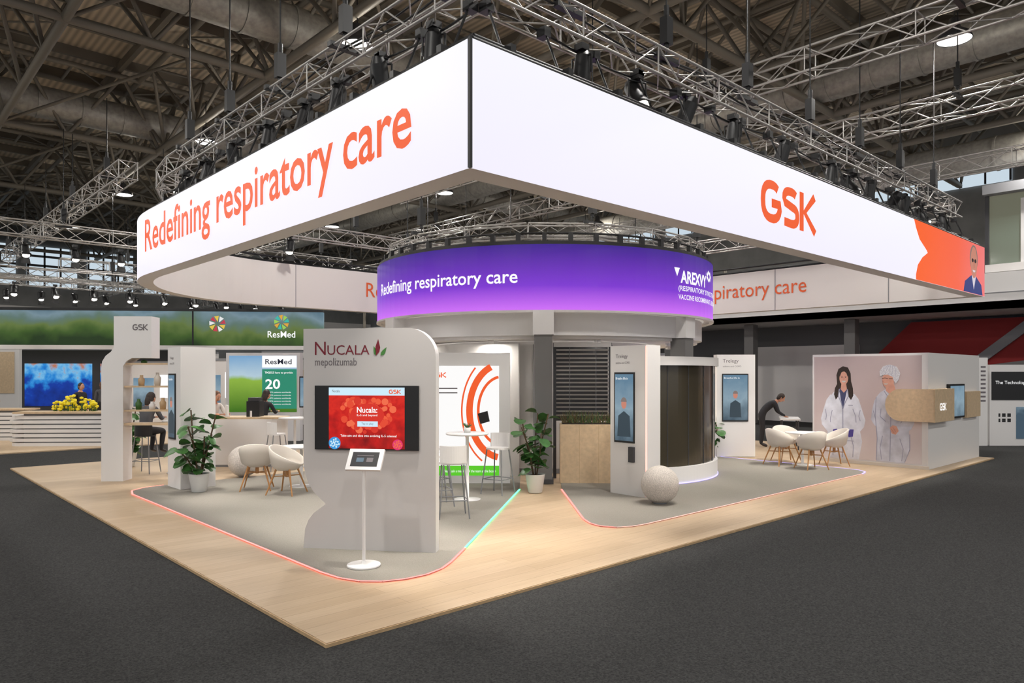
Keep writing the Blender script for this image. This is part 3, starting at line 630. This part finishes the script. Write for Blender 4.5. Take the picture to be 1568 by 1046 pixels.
# ---------------------------------------------------------------- furniture
def tub_chair(x,y,rz):
    g=Mb(); seg=32
    H=lambda a:.50+.30*(max(0,.5+.5*math.sin(a)))**.8
    rings=[(.02,lambda a:.395,0),(.17,lambda a:.40,0),(.255,lambda a:.47,0),(.29,lambda a:.47+(H(a)-.47)*.55,0),(.305,H,0),(.285,lambda a:H(a)+.012,0),(.27,H,0),(.25,lambda a:.48+(H(a)-.48)*.4,0),(.21,lambda a:.46,0),(.02,lambda a:.45,0)]
    vs=[]
    for r,h,_ in rings:
        for j in range(seg):
            a=2*pi*j/seg; vs.append((r*math.cos(a),r*math.sin(a)*.95,h(a)))
    g.add(vs,[(i*seg+j,i*seg+(j+1)%seg,(i+1)*seg+(j+1)%seg,(i+1)*seg+j) for i in range(len(rings)-1) for j in range(seg)],'cream',True)
    for sx in(-1,1):
        for sy in(-1,1): g.tube((sx*.13,sy*.12,.42),(sx*.25,sy*.24,0),.017,'leg',10,r2=.011)
    g.tube((.17,.15,.3),(-.17,-.15,.3),.009,'leg',6); g.tube((-.17,.15,.3),(.17,-.15,.3),.009,'leg',6)
    g.tube((0,0,.28),(0,0,.40),.03,'leg',10)
    o=g.make('tub_chair'); o.location=(x,y,.01); o.rotation_euler[2]=rz; return o
def table(x,y,h,r,name='round_table'):
    g=Mb(); g.lathe((0,0,0),[(0,0),(.21,0),(.215,.008),(.03,.02),(.025,h-.05),(.1,h-.03),(r-.01,h-.03),(r,h-.015),(r-.005,h),(0,h)],'white',40)
    o=g.make(name); o.location=(x,y,.01); return o
def stool(x,y,rz,m='white'):
    g=Mb(); h=.74
    prof=arc(0,0,.2,0,360,24)[:-1]; g.prism([(p[0],p[1]*.9) for p in prof],h,h+.03,m)
    back=[(.2*math.cos(math.radians(a)),.19*math.sin(math.radians(a))) for a in range(20,161,10)]
    vs=[(p[0],p[1],z) for z in(h+.02,h+.26) for p in back]+[(p[0]*.9,p[1]*.9,z) for z in(h+.02,h+.26) for p in back]; k=len(back)
    g.add(vs,[(i,i+1,k+i+1,k+i) for i in range(k-1)]+[(2*k+i,3*k+i,3*k+i+1,2*k+i+1) for i in range(k-1)]+[(k+i,k+i+1,3*k+i+1,3*k+i) for i in range(k-1)]+[(0,k,3*k,2*k),(k-1,2*k-1,4*k-1,3*k-1)],m)
    L=[]
    for sx in(-1,1):
        for sy in(-1,1): g.tube((sx*.14,sy*.12,h),(sx*.21,sy*.2,0),.011,'grey',8); L.append((sx*.19,sy*.18,.25))
    g.path([L[0],L[1],L[3],L[2]],.008,'grey',closed=True)
    o=g.make('bar_stool'); o.location=(x,y,.01); o.rotation_euler[2]=rz; return o
for x,y,r in((2.62,7.28,2.6),(2.80,6.52,.6),(12.45,2.78,1.2),(12.3,2.0,2.6),(13.3,1.95,3.9),(13.2,3.0,-.6)): tub_chair(x,y,r)
table(3.35,7.1,.72,.35); table(12.85,2.45,.72,.36)
table(4.65,4.04,1.06,.34,'high_table')
g=Mb(); g.lathe((0,0,0),[(0,0),(.05,0),(.06,.08),(0,.08)],'pot',16)
for i in range(22):
    a=i*2.4; g.tube((0,0,.07),(.07*math.cos(a),.07*math.sin(a),.12+.05*((i*7)%5)/5),.008,'leaf',4,r2=.003)
o=g.make('small_table_plant'); o.location=(4.65,4.04,1.07)
stool(3.62,3.1,2.6);stool(5.4,4.15,-1.3);stool(4.0,3.95,1.2);stool(4.6,4.85,.2)
table(4.5,9.7,1.06,.34,'high_table'); stool(3.95,9.4,1.5); stool(4.9,9.2,2.8)
table(2.35,10.45,1.06,.3,'high_table'); 
def plant(x,y,H,seed):
    rnd=random.Random(seed); g=Mb()
    g.lathe((0,0,0),[(0,0),(.11,0),(.12,.01),(.165,.3),(.17,.31),(.155,.31),(.15,.28),(0,.28)],'pot',28); g.lathe((0,0,.285),[(0,0),(.15,0)],'soil',20)
    for k in range(6):
        a=k*1.05+rnd.random(); r=.1+.16*rnd.random(); h=H*(.45+.5*rnd.random()); p0=Vector((.03*math.cos(a),.03*math.sin(a),.27)); p2=Vector((r*math.cos(a)*1.3,r*math.sin(a)*1.3,h)); p1=(p0+p2)/2+Vector((-.03*math.sin(a),.03*math.cos(a),.05))
        g.path([p0,p1,p2],.012,'trunk',6)
        for j in range(10):
            t=.15+.85*j/9; c=(p0.lerp(p1,t*2) if t<.5 else p1.lerp(p2,t*2-1)); b=j*2.4+k
            L=.17+.1*rnd.random(); el=rnd.uniform(-.3,.6)
            d=Vector((math.cos(b)*math.cos(el),math.sin(b)*math.cos(el),math.sin(el))); sd=d.cross(Vector((0,0,1))).normalized()
            sd=(sd+Vector((0,0,rnd.uniform(-.8,.8)))).normalized(); u=sd.cross(d)
            ws=[0,.30,.40,.42,.3,0]; ts=[0,.2,.45,.7,.9,1]; vs=[]
            for w_,tt in zip(ws,ts):
                ctr=c+d*(.03+L*.9*tt)-Vector((0,0,.08*tt*tt)); vs+= [ctr-sd*w_*L+u*.15*w_*L,ctr-u*.06*L*(w_>0),ctr+sd*w_*L+u*.15*w_*L]
            fs=[]
            for i in range(5): fs+=[(3*i,3*i+1,3*i+4,3*i+3),(3*i+1,3*i+2,3*i+5,3*i+4)]
            g.add(vs,fs,'leaf',True); g.tube(c,c+d*.05,.004,'trunk',4)
    o=g.make('potted_fiddle_leaf_plant'); o.location=(x,y,.01); return o
plant(1.8,7.72,1.5,3); plant(5.93,3.80,1.55,5); plant(12.6,4.6,1.2,8); plant(1.9,12.2,1.3,9)
FTW=F((.98,10.16),(.757,-.653),.001)
g=Mb(); pr=[(-.1,0),(.30,0),(.30,2.15),(.36,2.24),(.46,2.3),(.82,2.3),(.82,3.08),(.13,3.08),(.13,2.5),(.08,2.42),(-.02,2.34),(-.08,2.24),(-.1,2.1)]
g.fpoly(FTW,pr,-.35,0,'white'); logo(g,FTW,.48,2.82,.28,.11,.004,'textgrey')
for z in(1.3,1.75,2.18): g.fbox(FTW,.30,1.15,z,z+.03,-.34,-.04,'oak')
g.fbox(FTW,1.13,1.17,1.06,2.4,-.34,-.04,'white'); g.fbox(FTW,.30,1.17,1.04,1.08,-.34,-.04,'oak')
for s_,z,hh,c in((.5,1.33,.2,'leaf'),(.75,1.33,.15,'white'),(.95,1.33,.22,'oak2'),(.55,1.78,.2,'oak2'),(.85,1.78,.25,'cream'),(.6,2.21,.06,'leaf')):
    c0=FTW.p(s_,z,-.19); g.lathe(c0,[(0,0),(.05,0),(.06,hh*.6),(.03,hh*.8),(.03,hh),(0,hh)],c,16)
g.make('branded_shelf_tower')
FD=F((3.25,10.9),(.757,-.653)); g=Mb()
fp=[(0,0),(1.1,0)]+arc(1.1,-.35,.35,90,-90,10)[1:]+arc(0,-.35,.35,-90,-270,10)[:-1]
def dpt(a,n): v=FD.p(a,0,n); return (v.x,v.y)
g.prism([dpt(a,n_) for a,n_ in fp],.05,1.03,'white'); g.prism([dpt(a*1.03,n_) for a,n_ in fp],1.03,1.07,'oak'); g.prism([dpt(a,n_*.95-.01) for a,n_ in fp],0,.05,'grey')
g.make('reception_counter')
g=Mb(); c=FD.p(.75,0,-.35); g.box((c.x,c.y,1.07+.17),(.28,.34,.34),'black',-.7); g.box((c.x,c.y,1.45),(.22,.3,.07),'dark',-.7); g.tube((c.x-.12,c.y-.08,1.07),(c.x-.12,c.y-.08,1.2),.04,'white',12); g.make('coffee_machine')
g=Mb(); c=FD.p(.15,0,-.3); g.box((c.x,c.y,1.2),(.03,.3,.24),'white',-.2); g.box((c.x,c.y,1.08),(.1,.2,.02),'white',-.2); g.make('counter_sign')
g=Mb(); fm=F((4.9,10.3),(.757,-.653)); g.fbox(fm,0,.5,1.25,1.95,-.05,0,'black'); g.fbox(fm,.02,.48,1.28,1.92,0,.003,'scrblue'); g.fbox(fm,.22,.28,0.001,1.3,-.08,-.05,'white'); g.fbox(fm,.05,.45,0.001,.02,-.25,.15,'white'); g.make('monitor_stand')
# ---------------------------------------------------------------- background booths
fieldm=emis_ramp('led_field_landscape',[(0,srgb(42,70,32)),(.22,srgb(80,115,48)),(.42,srgb(125,150,80)),(.6,srgb(120,150,140)),(.8,srgb(150,180,195)),(1,srgb(110,145,165))],'Z',3.0,4.5,.55,noise=2.2,nscale=.55)
g=Mb(); fg=F((-.6,28.2),(.79,-.61)); 
g.fbox(fg,0,14,3.05,4.3,-.3,0,fieldm); g.fbox(fg,0,14,4.3,4.4,-.3,.02,'black'); g.fbox(fg,0,14,2.9,3.05,-.3,0,'white2'); g.fbox(fg,9.3,9.36,3.05,4.3,0,.01,'black')
for s_ in(.5,6.5,13.5): g.fbox(fg,s_,s_+.3,0,2.9,-.3,0,'white2')
g.text('ResMed',fg,12.0,3.35,1.0,.24,.012,'txwhite',.01)
def swirl(cx,cz,r,cols):
    for k in range(9):
        a=k*.7; m=cols[k%len(cols)]; pts=[(cx+r*.25*math.cos(a),cz+r*.25*math.sin(a)),(cx+r*math.cos(a),cz+r*math.sin(a)),(cx+r*.95*math.cos(a+.55),cz+r*.95*math.sin(a+.55))]
        g.fpoly(fg,pts,0,.012+.0005*k,m)
swirl(12.5,3.92,.28,[emis('logo_teal',srgb(60,190,170),.9),emis('logo_lime',srgb(160,210,90),.9),emis('logo_amber',srgb(230,170,60),.9)]); swirl(10.2,3.85,.3,[emis('logo_swirl_red',srgb(200,60,80),.9),emis('logo_swirl_white',srgb(240,240,240),.9),emis('logo_swirl_yel',srgb(235,200,80),.9)])
g.make('led_landscape_banner')
g=Mb(); fr=F((6.0,17.1),(.735,-.68)); f2=emis_ramp('screen_field',[(0,srgb(70,120,30)),(.55,srgb(150,190,70)),(.62,srgb(190,215,230)),(1,srgb(120,170,215))],'Z',.9,2.6,.85,noise=.25,nscale=2)
g.fbox(fr,-.1,2.15,-.03,2.65,-.3,0,'white'); g.fbox(fr,0,2.05,.85,2.56,0,.01,f2); g.fbox(fr,1.0,2.05,2.2,2.56,.01,.014,'txwhite'); g.text('ResMed',fr,1.1,2.3,.8,.16,.018,'jean',.01)
g.fbox(fr,1.0,2.05,.95,2.15,.01,.013,emis('screen_teal',srgb(50,150,120),.8)); g.text('TM2023 have to provide',fr,1.08,2.0,.85,.08,.016,'txwhite',.01); g.text('20',fr,1.1,1.55,.45,.3,.016,'txwhite',.02)
for i in range(5): g.text('of COPD patients worldwide',fr,1.08,1.42-i*.09,.8,.05,.016,'txwhite')
g.make('neighbour_screen_wall')
g=Mb(); fk=F((4.9,18.0),(.735,-.68)); g.fbox(fk,0,.75,0,2.6,-.4,0,'oak')
for z in (.6,1.1,1.6,2.1): g.fbox(fk,.05,.7,z,z+.03,0,.3,'white')
for i in range(10):
    z=(.63,1.13,1.63)[i%3]; s_=.1+.06*i; c0=fk.p(s_,z,.15); g.box((c0.x,c0.y,z+.12),(.06,.1,.24),('orange2','white','jean')[i%3])
g.make('product_shelf_unit')
def rp2(cc,a,b,r=-.7): return (cc[0]+a*math.cos(r)-b*math.sin(r),cc[1]+a*math.sin(r)+b*math.cos(r))
def slatted(cc,L,hh=7):
    g=Mb()
    for i in range(hh):
        z=.0+i*.125; k=1+.04*(i%2); g.prism([rp2(cc,a*k,b) for a,b in [(-L,-.35),(L,-.35)]+arc(L,0,.35,-90,90,8)+[(-L,.35)]+arc(-L,0,.35,90,270,8)],z,z+.09,'white')
    g.prism([rp2(cc,a,b) for a,b in[(-L+.1,-.3),(L-.1,-.3),(L-.1,.3),(-L+.1,.3)]],0,.9,'grey')
    g.box((cc[0],cc[1],.93),(2*L+.3,.8,.05),'oak',-.7)
    g.make('slatted_white_counter')
cc=(2.1,18.6); slatted(cc,1.2); slatted((.3,22.5),1.6)
yel=mat('yellow_petal',srgb(235,215,40),.6,emit=srgb(235,215,40),es=.08)
g=Mb(); rnd=random.Random(2)
for i in range(90):
    a=rnd.uniform(-.6,.6);x=cc[0]+.1+a*.76;y=cc[1]-a*.64+rnd.uniform(-.15,.15);z=1.0+rnd.random()*.42*(1-abs(a)*.8)
    g.tube((x,y,.955),(x,y,z),.008,'leaf',4); g.sphere((x,y,z),.055,yel,8,(1,1,.7))
g.make('yellow_flower_display')
g=Mb(); fq=F((-.9,19.0),(.735,-.68),0); pr=[(0,0),(1.55,0),(1.55,2.1)]+arc(1.45,2.1,.1,0,90,5)+[(0,2.2)]; g.fpoly(fq,pr,-.1,0,'white')
for i,tx in enumerate(('The climate','crisis is one','of the largest','drivers of','respiratory')): g.text(tx,fq,.95,1.9-i*.15,.5,.09,.004,'textgrey')
g.make('freestanding_info_board')
g=Mb(); g.b2(-6,1.2,32,32.3,-.03,3.1,'black'); g.make('dark_booth_wall')
bl=emis_ramp('screen_deep_blue',[(0,srgb(5,25,90)),(.5,srgb(12,60,165)),(.68,srgb(40,140,220)),(.85,srgb(120,190,235)),(1,srgb(190,120,90))],'Z',.4,2.6,.9,noise=2.4,nscale=2.6)
g=Mb(); fb=F((2.4,27.5),(.8,-.6)); g.fbox(fb,-.1,5.2,-.03,2.9,-.3,0,'dark'); g.fbox(fb,0,2.4,.8,2.4,0,.02,bl); g.fbox(fb,2.7,5.1,.8,2.4,0,.02,bl)
g.make('blue_video_wall')
for x,y,w_,h in((9,24,3,2.6),(13,22,2.5,3),(18,20,3,2.6),(20,14,2.4,2.8),(6,34,6,3),(-3,38,8,3.4),(14,33,9,3.2),(-6,28,5,2.6),(4.6,22.8,2.2,2.4),(6.5,21.0,1.6,2.5)):
    g=Mb(); f=F((x,y),(.75,-.66),-.03); g.fbox(f,0,w_,0,h,-.2,0,'white2'); g.fbox(f,.3,w_*.45,.9,h-.5,0,.02,'scrblue'); g.fbox(f,w_*.55,w_-.2,1.2,h-.4,0,.02,'txwhite' if w_<3 else 'oak'); g.fbox(f,0,w_,h,h+.08,-.2,.02,'grey')
    g.make('distant_exhibition_booth')
g=Mb(); ft=F((21.0,1.2),(.7337,-.6795),-.03); g.fbox(ft,0,.28,0,2.5,-.2,0,'white'); g.fbox(ft,.35,3,0,2.3,-.2,-.02,'white'); g.fbox(ft,.4,3,1.3,2.1,-.02,0,'black'); g.text('The Technology',ft,.5,1.72,.9,.12,.004,'txwhite')
for i in range(9): g.fbox(ft,.08,.22,1.25+i*.12,1.30+i*.12,0,.004,'textgrey')
for i in range(7):
    for j in range(7):
        if (i*3+j*5+i*j)%3!=0: g.fbox(ft,.6+i*.05,.648+i*.05,.62+j*.05,.668+j*.05,-.02,-.016,'black')
g.fbox(ft,1.1,2.6,.2,1.1,-.02,0,'scrblue')
g.make('technology_booth_panels')
g=Mb(); g.b2(24,30.8,-28,40,4.06,4.3,'white2'); g.b2(24,24.2,-28,40,4.06,5.2,'white'); g.b2(23.98,24,-28,40,4.55,4.58,'grey')
for y in range(3,40,4): g.b2(23.9,24.1,y-.03,y+.03,5.2,6.3,'steel')
g.b2(23.98,24.02,2.5,40,6.25,6.3,'steel')
for y in (6.4,10.5,14.5,-6,19,24,-12): g.b2(25,25.4,y-.2,y+.2,-.03,4.05,'colgrey')
g.b2(27.5,27.8,-28,40,-.03,4.06,mat('recess_wall',(.14,.14,.14),.7))
g.b2(27.3,27.5,7,12,-.03,3.2,'white2')
g.make('mezzanine_gallery')
g=Mb(); fr2=F((26.9,8.5),(0,-1)); g.fpoly(fr2,[(1.6,2.0),(3.6,3.95),(9.6,3.95),(9.6,0),(1.6,0)],-.1,0,'red')
g.fpoly(fr2,[(5.0,2.0),(7.4,4.0),(7.9,4.0),(5.5,2.0)],.02,.12,'grey'); g.fpoly(fr2,[(5.2,0),(9.6,0),(9.6,2.8),(5.2,2.2)],.02,.1,'colgrey'); g.make('red_stair_wall')
gls=mat('room_glass',(.10,.14,.12),.1,emit=(.35,.32,.22),es=.3)
g=Mb(); g.b2(24.3,28,-8,1.85,5.25,5.5,'white2'); g.b2(24.0,28,-8,1.85,7.7,8.0,'grey'); g.b2(24.4,24.46,-8,1.8,5.5,7.7,gls)
for y in(1.8,-.6,-3,-5.4,-7.9): g.b2(24.3,24.5,y-.05,y+.05,5.5,7.7,'dark')
g.b2(24.35,24.39,.1,.9,5.5,7.5,'white'); g.make('glazed_control_room')
# ---------------------------------------------------------------- people
def human(name,loc,rz,J,top,bot,hair,long_hair=False,sleeve=True,look=(0,-1,0)):
    names=['pelvis','waist','chest','neckb','neckt']; V=[Vector(J[k]) for k in names]; rad=[(.135,.12),(.12,.10),(.135,.11),(.075,.07),(.05,.05)]
    E=[(0,1),(1,2),(2,3),(3,4)]; lab=['t']*3+['n']
    for s_ in('l','r'):
        b=len(V); pts=[J['sh'+s_],J['el'+s_],J['wr'+s_]]; V+= [Vector(p) for p in pts]; rad+=[(.062,.06),(.042,.042),(.027,.03)]
        E+=[(2,b),(b,b+1),(b+1,b+2)]; lab+=['t','a','f']
        b=len(V); hp=Vector(J['hi'+s_]); kn=Vector(J['kn'+s_]); an=Vector(J['an'+s_]); to=Vector(J['to'+s_])
        V+=[hp,(hp+kn)/2,kn,(kn*.65+an*.35),an,to]; rad+=[(.095,.095),(.082,.08),(.058,.06),(.055,.055),(.036,.038),(.04,.028)]
        E+=[(0,b),(b,b+1),(b+1,b+2),(b+2,b+3),(b+3,b+4),(b+4,b+5)]; lab+=['l']*5+['s']
    me=bpy.data.meshes.new('sk'); me.from_pydata([tuple(v) for v in V],E,[]); o=bpy.data.objects.new('sk',me); scene.collection.objects.link(o)
    o.modifiers.new('Skin','SKIN'); 
    for sv,r in zip(me.skin_vertices[0].data,rad): sv.radius=r
    for i,sv in enumerate(me.skin_vertices[0].data): sv.use_root=(i==0)
    ss=o.modifiers.new('Sub','SUBSURF'); ss.levels=2; ss.render_levels=2
    bpy.context.view_layer.update(); m2=bpy.data.meshes.new_from_object(o.evaluated_get(bpy.context.evaluated_depsgraph_get()))
    g=Mb(); vs=[v.co.copy() for v in m2.vertices]; groups={}
    for p in m2.polygons:
        c=p.center; best=1e9;bl='t'
        for (a,b),l in zip(E,lab):
            A,B_=V[a],V[b]; d=B_-A; t=max(0,min(1,(c-A).dot(d)/d.length_squared)); q=(c-A-d*t).length
            if q<best: best=q;bl=l
        groups.setdefault(bl,[]).append(tuple(p.vertices))
    mm={'t':top,'n':'skin','a':top,'f':top if sleeve else 'skin','l':bot,'s':'shoe'}
    for l,fs in groups.items():
        used=sorted({i for f in fs for i in f}); mp={k:i for i,k in enumerate(used)}
        g.add([vs[k] for k in used],[tuple(mp[k] for k in f) for f in fs],mm[l],True)
    bpy.data.objects.remove(o)
    nt=Vector(J['neckt']); lk=Vector(look).normalized(); upv=Vector((0,0,1)); upv=(upv-lk*upv.dot(lk)).normalized(); rt=lk.cross(upv)
    rot=Matrix((rt,lk,upv)).transposed(); hc=nt+upv*.085+lk*.02
    def hf(v):
        z=v.z/.12
        k=1-.28*max(0,-z)**1.5; v=Vector((v.x*k,v.y*(1-.12*max(0,-z)),v.z)); return v
    g.sphere(hc,1,'skin',20,(.076,.098,.118),rot,hf)
    L=lambda x,y,z:hc+rot@Vector((x,y,z))
    g.tube(L(0,.088,.02),L(0,.118,-.02),.008,'skin',6,r2=.014); g.tube(L(0,.118,-.02),L(0,.09,-.026),.014,'skin',6,r2=.012)
    for s_ in(-1,1):
        g.sphere(L(s_*.03,.088,.012),.011,'clw',8); g.sphere(L(s_*.03,.097,.012),.005,'hairb',6); g.tube(L(s_*.045,.086,.034),L(s_*.015,.096,.036),.004,hair,5)
        g.sphere(L(s_*.078,-.005,-.005),.02,'skin',8,(.4,.8,1.3),rot)
    g.tube(L(-.022,.088,-.055),L(.022,.088,-.055),.006,'skin2',6)
    g.sphere(L(0,-.018,.022),1,hair,20,(.084,.098,.112),rot)
    if long_hair: g.sphere(L(0,-.06,-.06),1,hair,16,(.082,.06,.15),rot)
    else: g.sphere(L(0,-.05,-.02),1,hair,14,(.076,.06,.08),rot)
    for s_,sg in(('l',1),('r',-1)):
        wr=Vector(J['wr'+s_]); el=Vector(J['el'+s_]); d=(wr-el).normalized(); sd=d.cross(Vector((0,0,1)))
        sd=sd.normalized() if sd.length>.1 else Vector((0,1,0)); nn=sd.cross(d)
        q=[wr-sd*.024,wr+sd*.024,wr+d*.085+sd*.04,wr+d*.085-sd*.04]
        g.add([a+nn*.013 for a in q]+[a-nn*.013 for a in q],[(0,1,2,3),(7,6,5,4),(0,4,5,1),(1,5,6,2),(2,6,7,3),(3,7,4,0)],'skin',True)
        for i,(o_,ln) in enumerate(((-.03,.055),(-.01,.07),(.01,.075),(.03,.068))):
            a=wr+d*.08+sd*o_; b=a+d*ln*.55-nn*.008; c=b+d*ln*.4-nn*.022; g.tube(a,b,.009,'skin',6,r2=.008); g.tube(b,c,.008,'skin',6,r2=.006)
        a=wr+d*.03+sd*.025*sg; b=a+d*.03+sd*.03*sg-nn*.01; g.tube(a,b,.011,'skin',6,r2=.009); g.tube(b,b+d*.03-nn*.01,.009,'skin',6,r2=.007)
    ob=g.make(name); ob.location=loc; ob.rotation_euler[2]=rz; return ob
def stand(armf=0):
    return dict(pelvis=(0,0,.94),waist=(0,0,1.08),chest=(0,.01,1.28),neckb=(0,.01,1.44),neckt=(0,-.01,1.52),shl=(.17,.01,1.40),ell=(.22,.03,1.12),wrl=(.2,-.06,.88),shr=(-.17,.01,1.40),elr=(-.22,.02,1.12),wrr=(-.12,-.2,1.12),
    hil=(.09,0,.88),knl=(.1,-.02,.48),anl=(.1,.02,.08),tol=(.11,-.14,.03),hir=(-.09,0,.88),knr=(-.1,-.02,.48),anr=(-.1,.02,.08),tor=(-.12,-.14,.03))
def seat(h=.77):
    z=h+.1
    return dict(pelvis=(0,0,z),waist=(0,-.02,z+.14),chest=(0,-.07,z+.33),neckb=(0,-.1,z+.48),neckt=(0,-.13,z+.56),shl=(.17,-.08,z+.45),ell=(.21,-.22,z+.22),wrl=(.1,-.42,z+.24),shr=(-.17,-.08,z+.45),elr=(-.21,-.22,z+.22),wrr=(-.1,-.42,z+.24),
    hil=(.09,-.03,z-.01),knl=(.11,-.40,z-.03),anl=(.11,-.33,z-.42),tol=(.12,-.47,z-.47),hir=(-.09,-.03,z-.01),knr=(-.11,-.40,z-.03),anr=(-.11,-.33,z-.42),tor=(-.12,-.47,z-.47))
stool(1.85,10.86,2.3,'black'); human('seated_woman_dark_top',(1.85,10.86,.0),2.2,seat(),'clg','clk','hairb',True,look=(0,-1,-.25))
stool(3.45,11.65,2.9,'white'); human('seated_woman_behind_counter',(3.45,11.65,0),.3,seat(),'clw','clk','hairl',True,False,look=(0,-1,-.45))
stool(4.6,11.6,2.9,'white'); human('seated_visitor',(4.6,11.6,0),2.0,seat(),'clk','jean','hairb',True,look=(0,-1,-.2))
human('standing_man_dark_suit',(2.9,21.2,0),.5,stand(),'clk','clk','hairb')
human('standing_visitor',(.9,24.5,0),2.0,stand(),'jean','clk','hairb')
human('standing_visitor',(4.4,25.0,0),3.0,stand(),'clg','clk','hairl',True)
human('standing_visitor',(-.6,25.5,0),.6,stand(),'clw','jean','hairb')
bend=stand(); bend.update(waist=(0,-.08,1.05),chest=(0,-.24,1.17),neckb=(0,-.37,1.25),neckt=(0,-.44,1.29),shl=(.17,-.33,1.22),ell=(.2,-.42,.97),wrl=(.12,-.58,.86),shr=(-.17,-.33,1.22),elr=(-.2,-.42,.97),wrr=(-.1,-.6,.86))
human('man_leaning_over_table',(16.0,5.1,0),.6,bend,'clk','clk','hairb',look=(0,-.8,-.6))
g=Mb(); g.box((16.2,4.4,.8),(1.1,.5,.04),'white',.5)
for dx in(-.5,.5):
    for dy in(-.2,.2): g.tube((16.2+dx*.878-dy*.479,4.4+dx*.479+dy*.878,0),(16.2+dx*.878-dy*.479,4.4+dx*.479+dy*.878,.79),.02,'dark',8)
g.make('side_table')
# ---------------------------------------------------------------- world & camera
w=bpy.data.worlds.new('hall_ambient'); scene.world=w; w.use_nodes=True
w.node_tree.nodes['Background'].inputs[0].default_value=(.93,.96,1,1); w.node_tree.nodes['Background'].inputs[1].default_value=.62
cam=bpy.data.cameras.new('camera'); co=bpy.data.objects.new('camera',cam); scene.collection.objects.link(co)
cam.sensor_width=36; cam.lens=25.44; cam.shift_y=.0319; cam.clip_end=300
co.location=(-2.643,-4.883,2.0); co.rotation_euler=(pi/2,0,math.radians(-42.8))
scene.camera=co
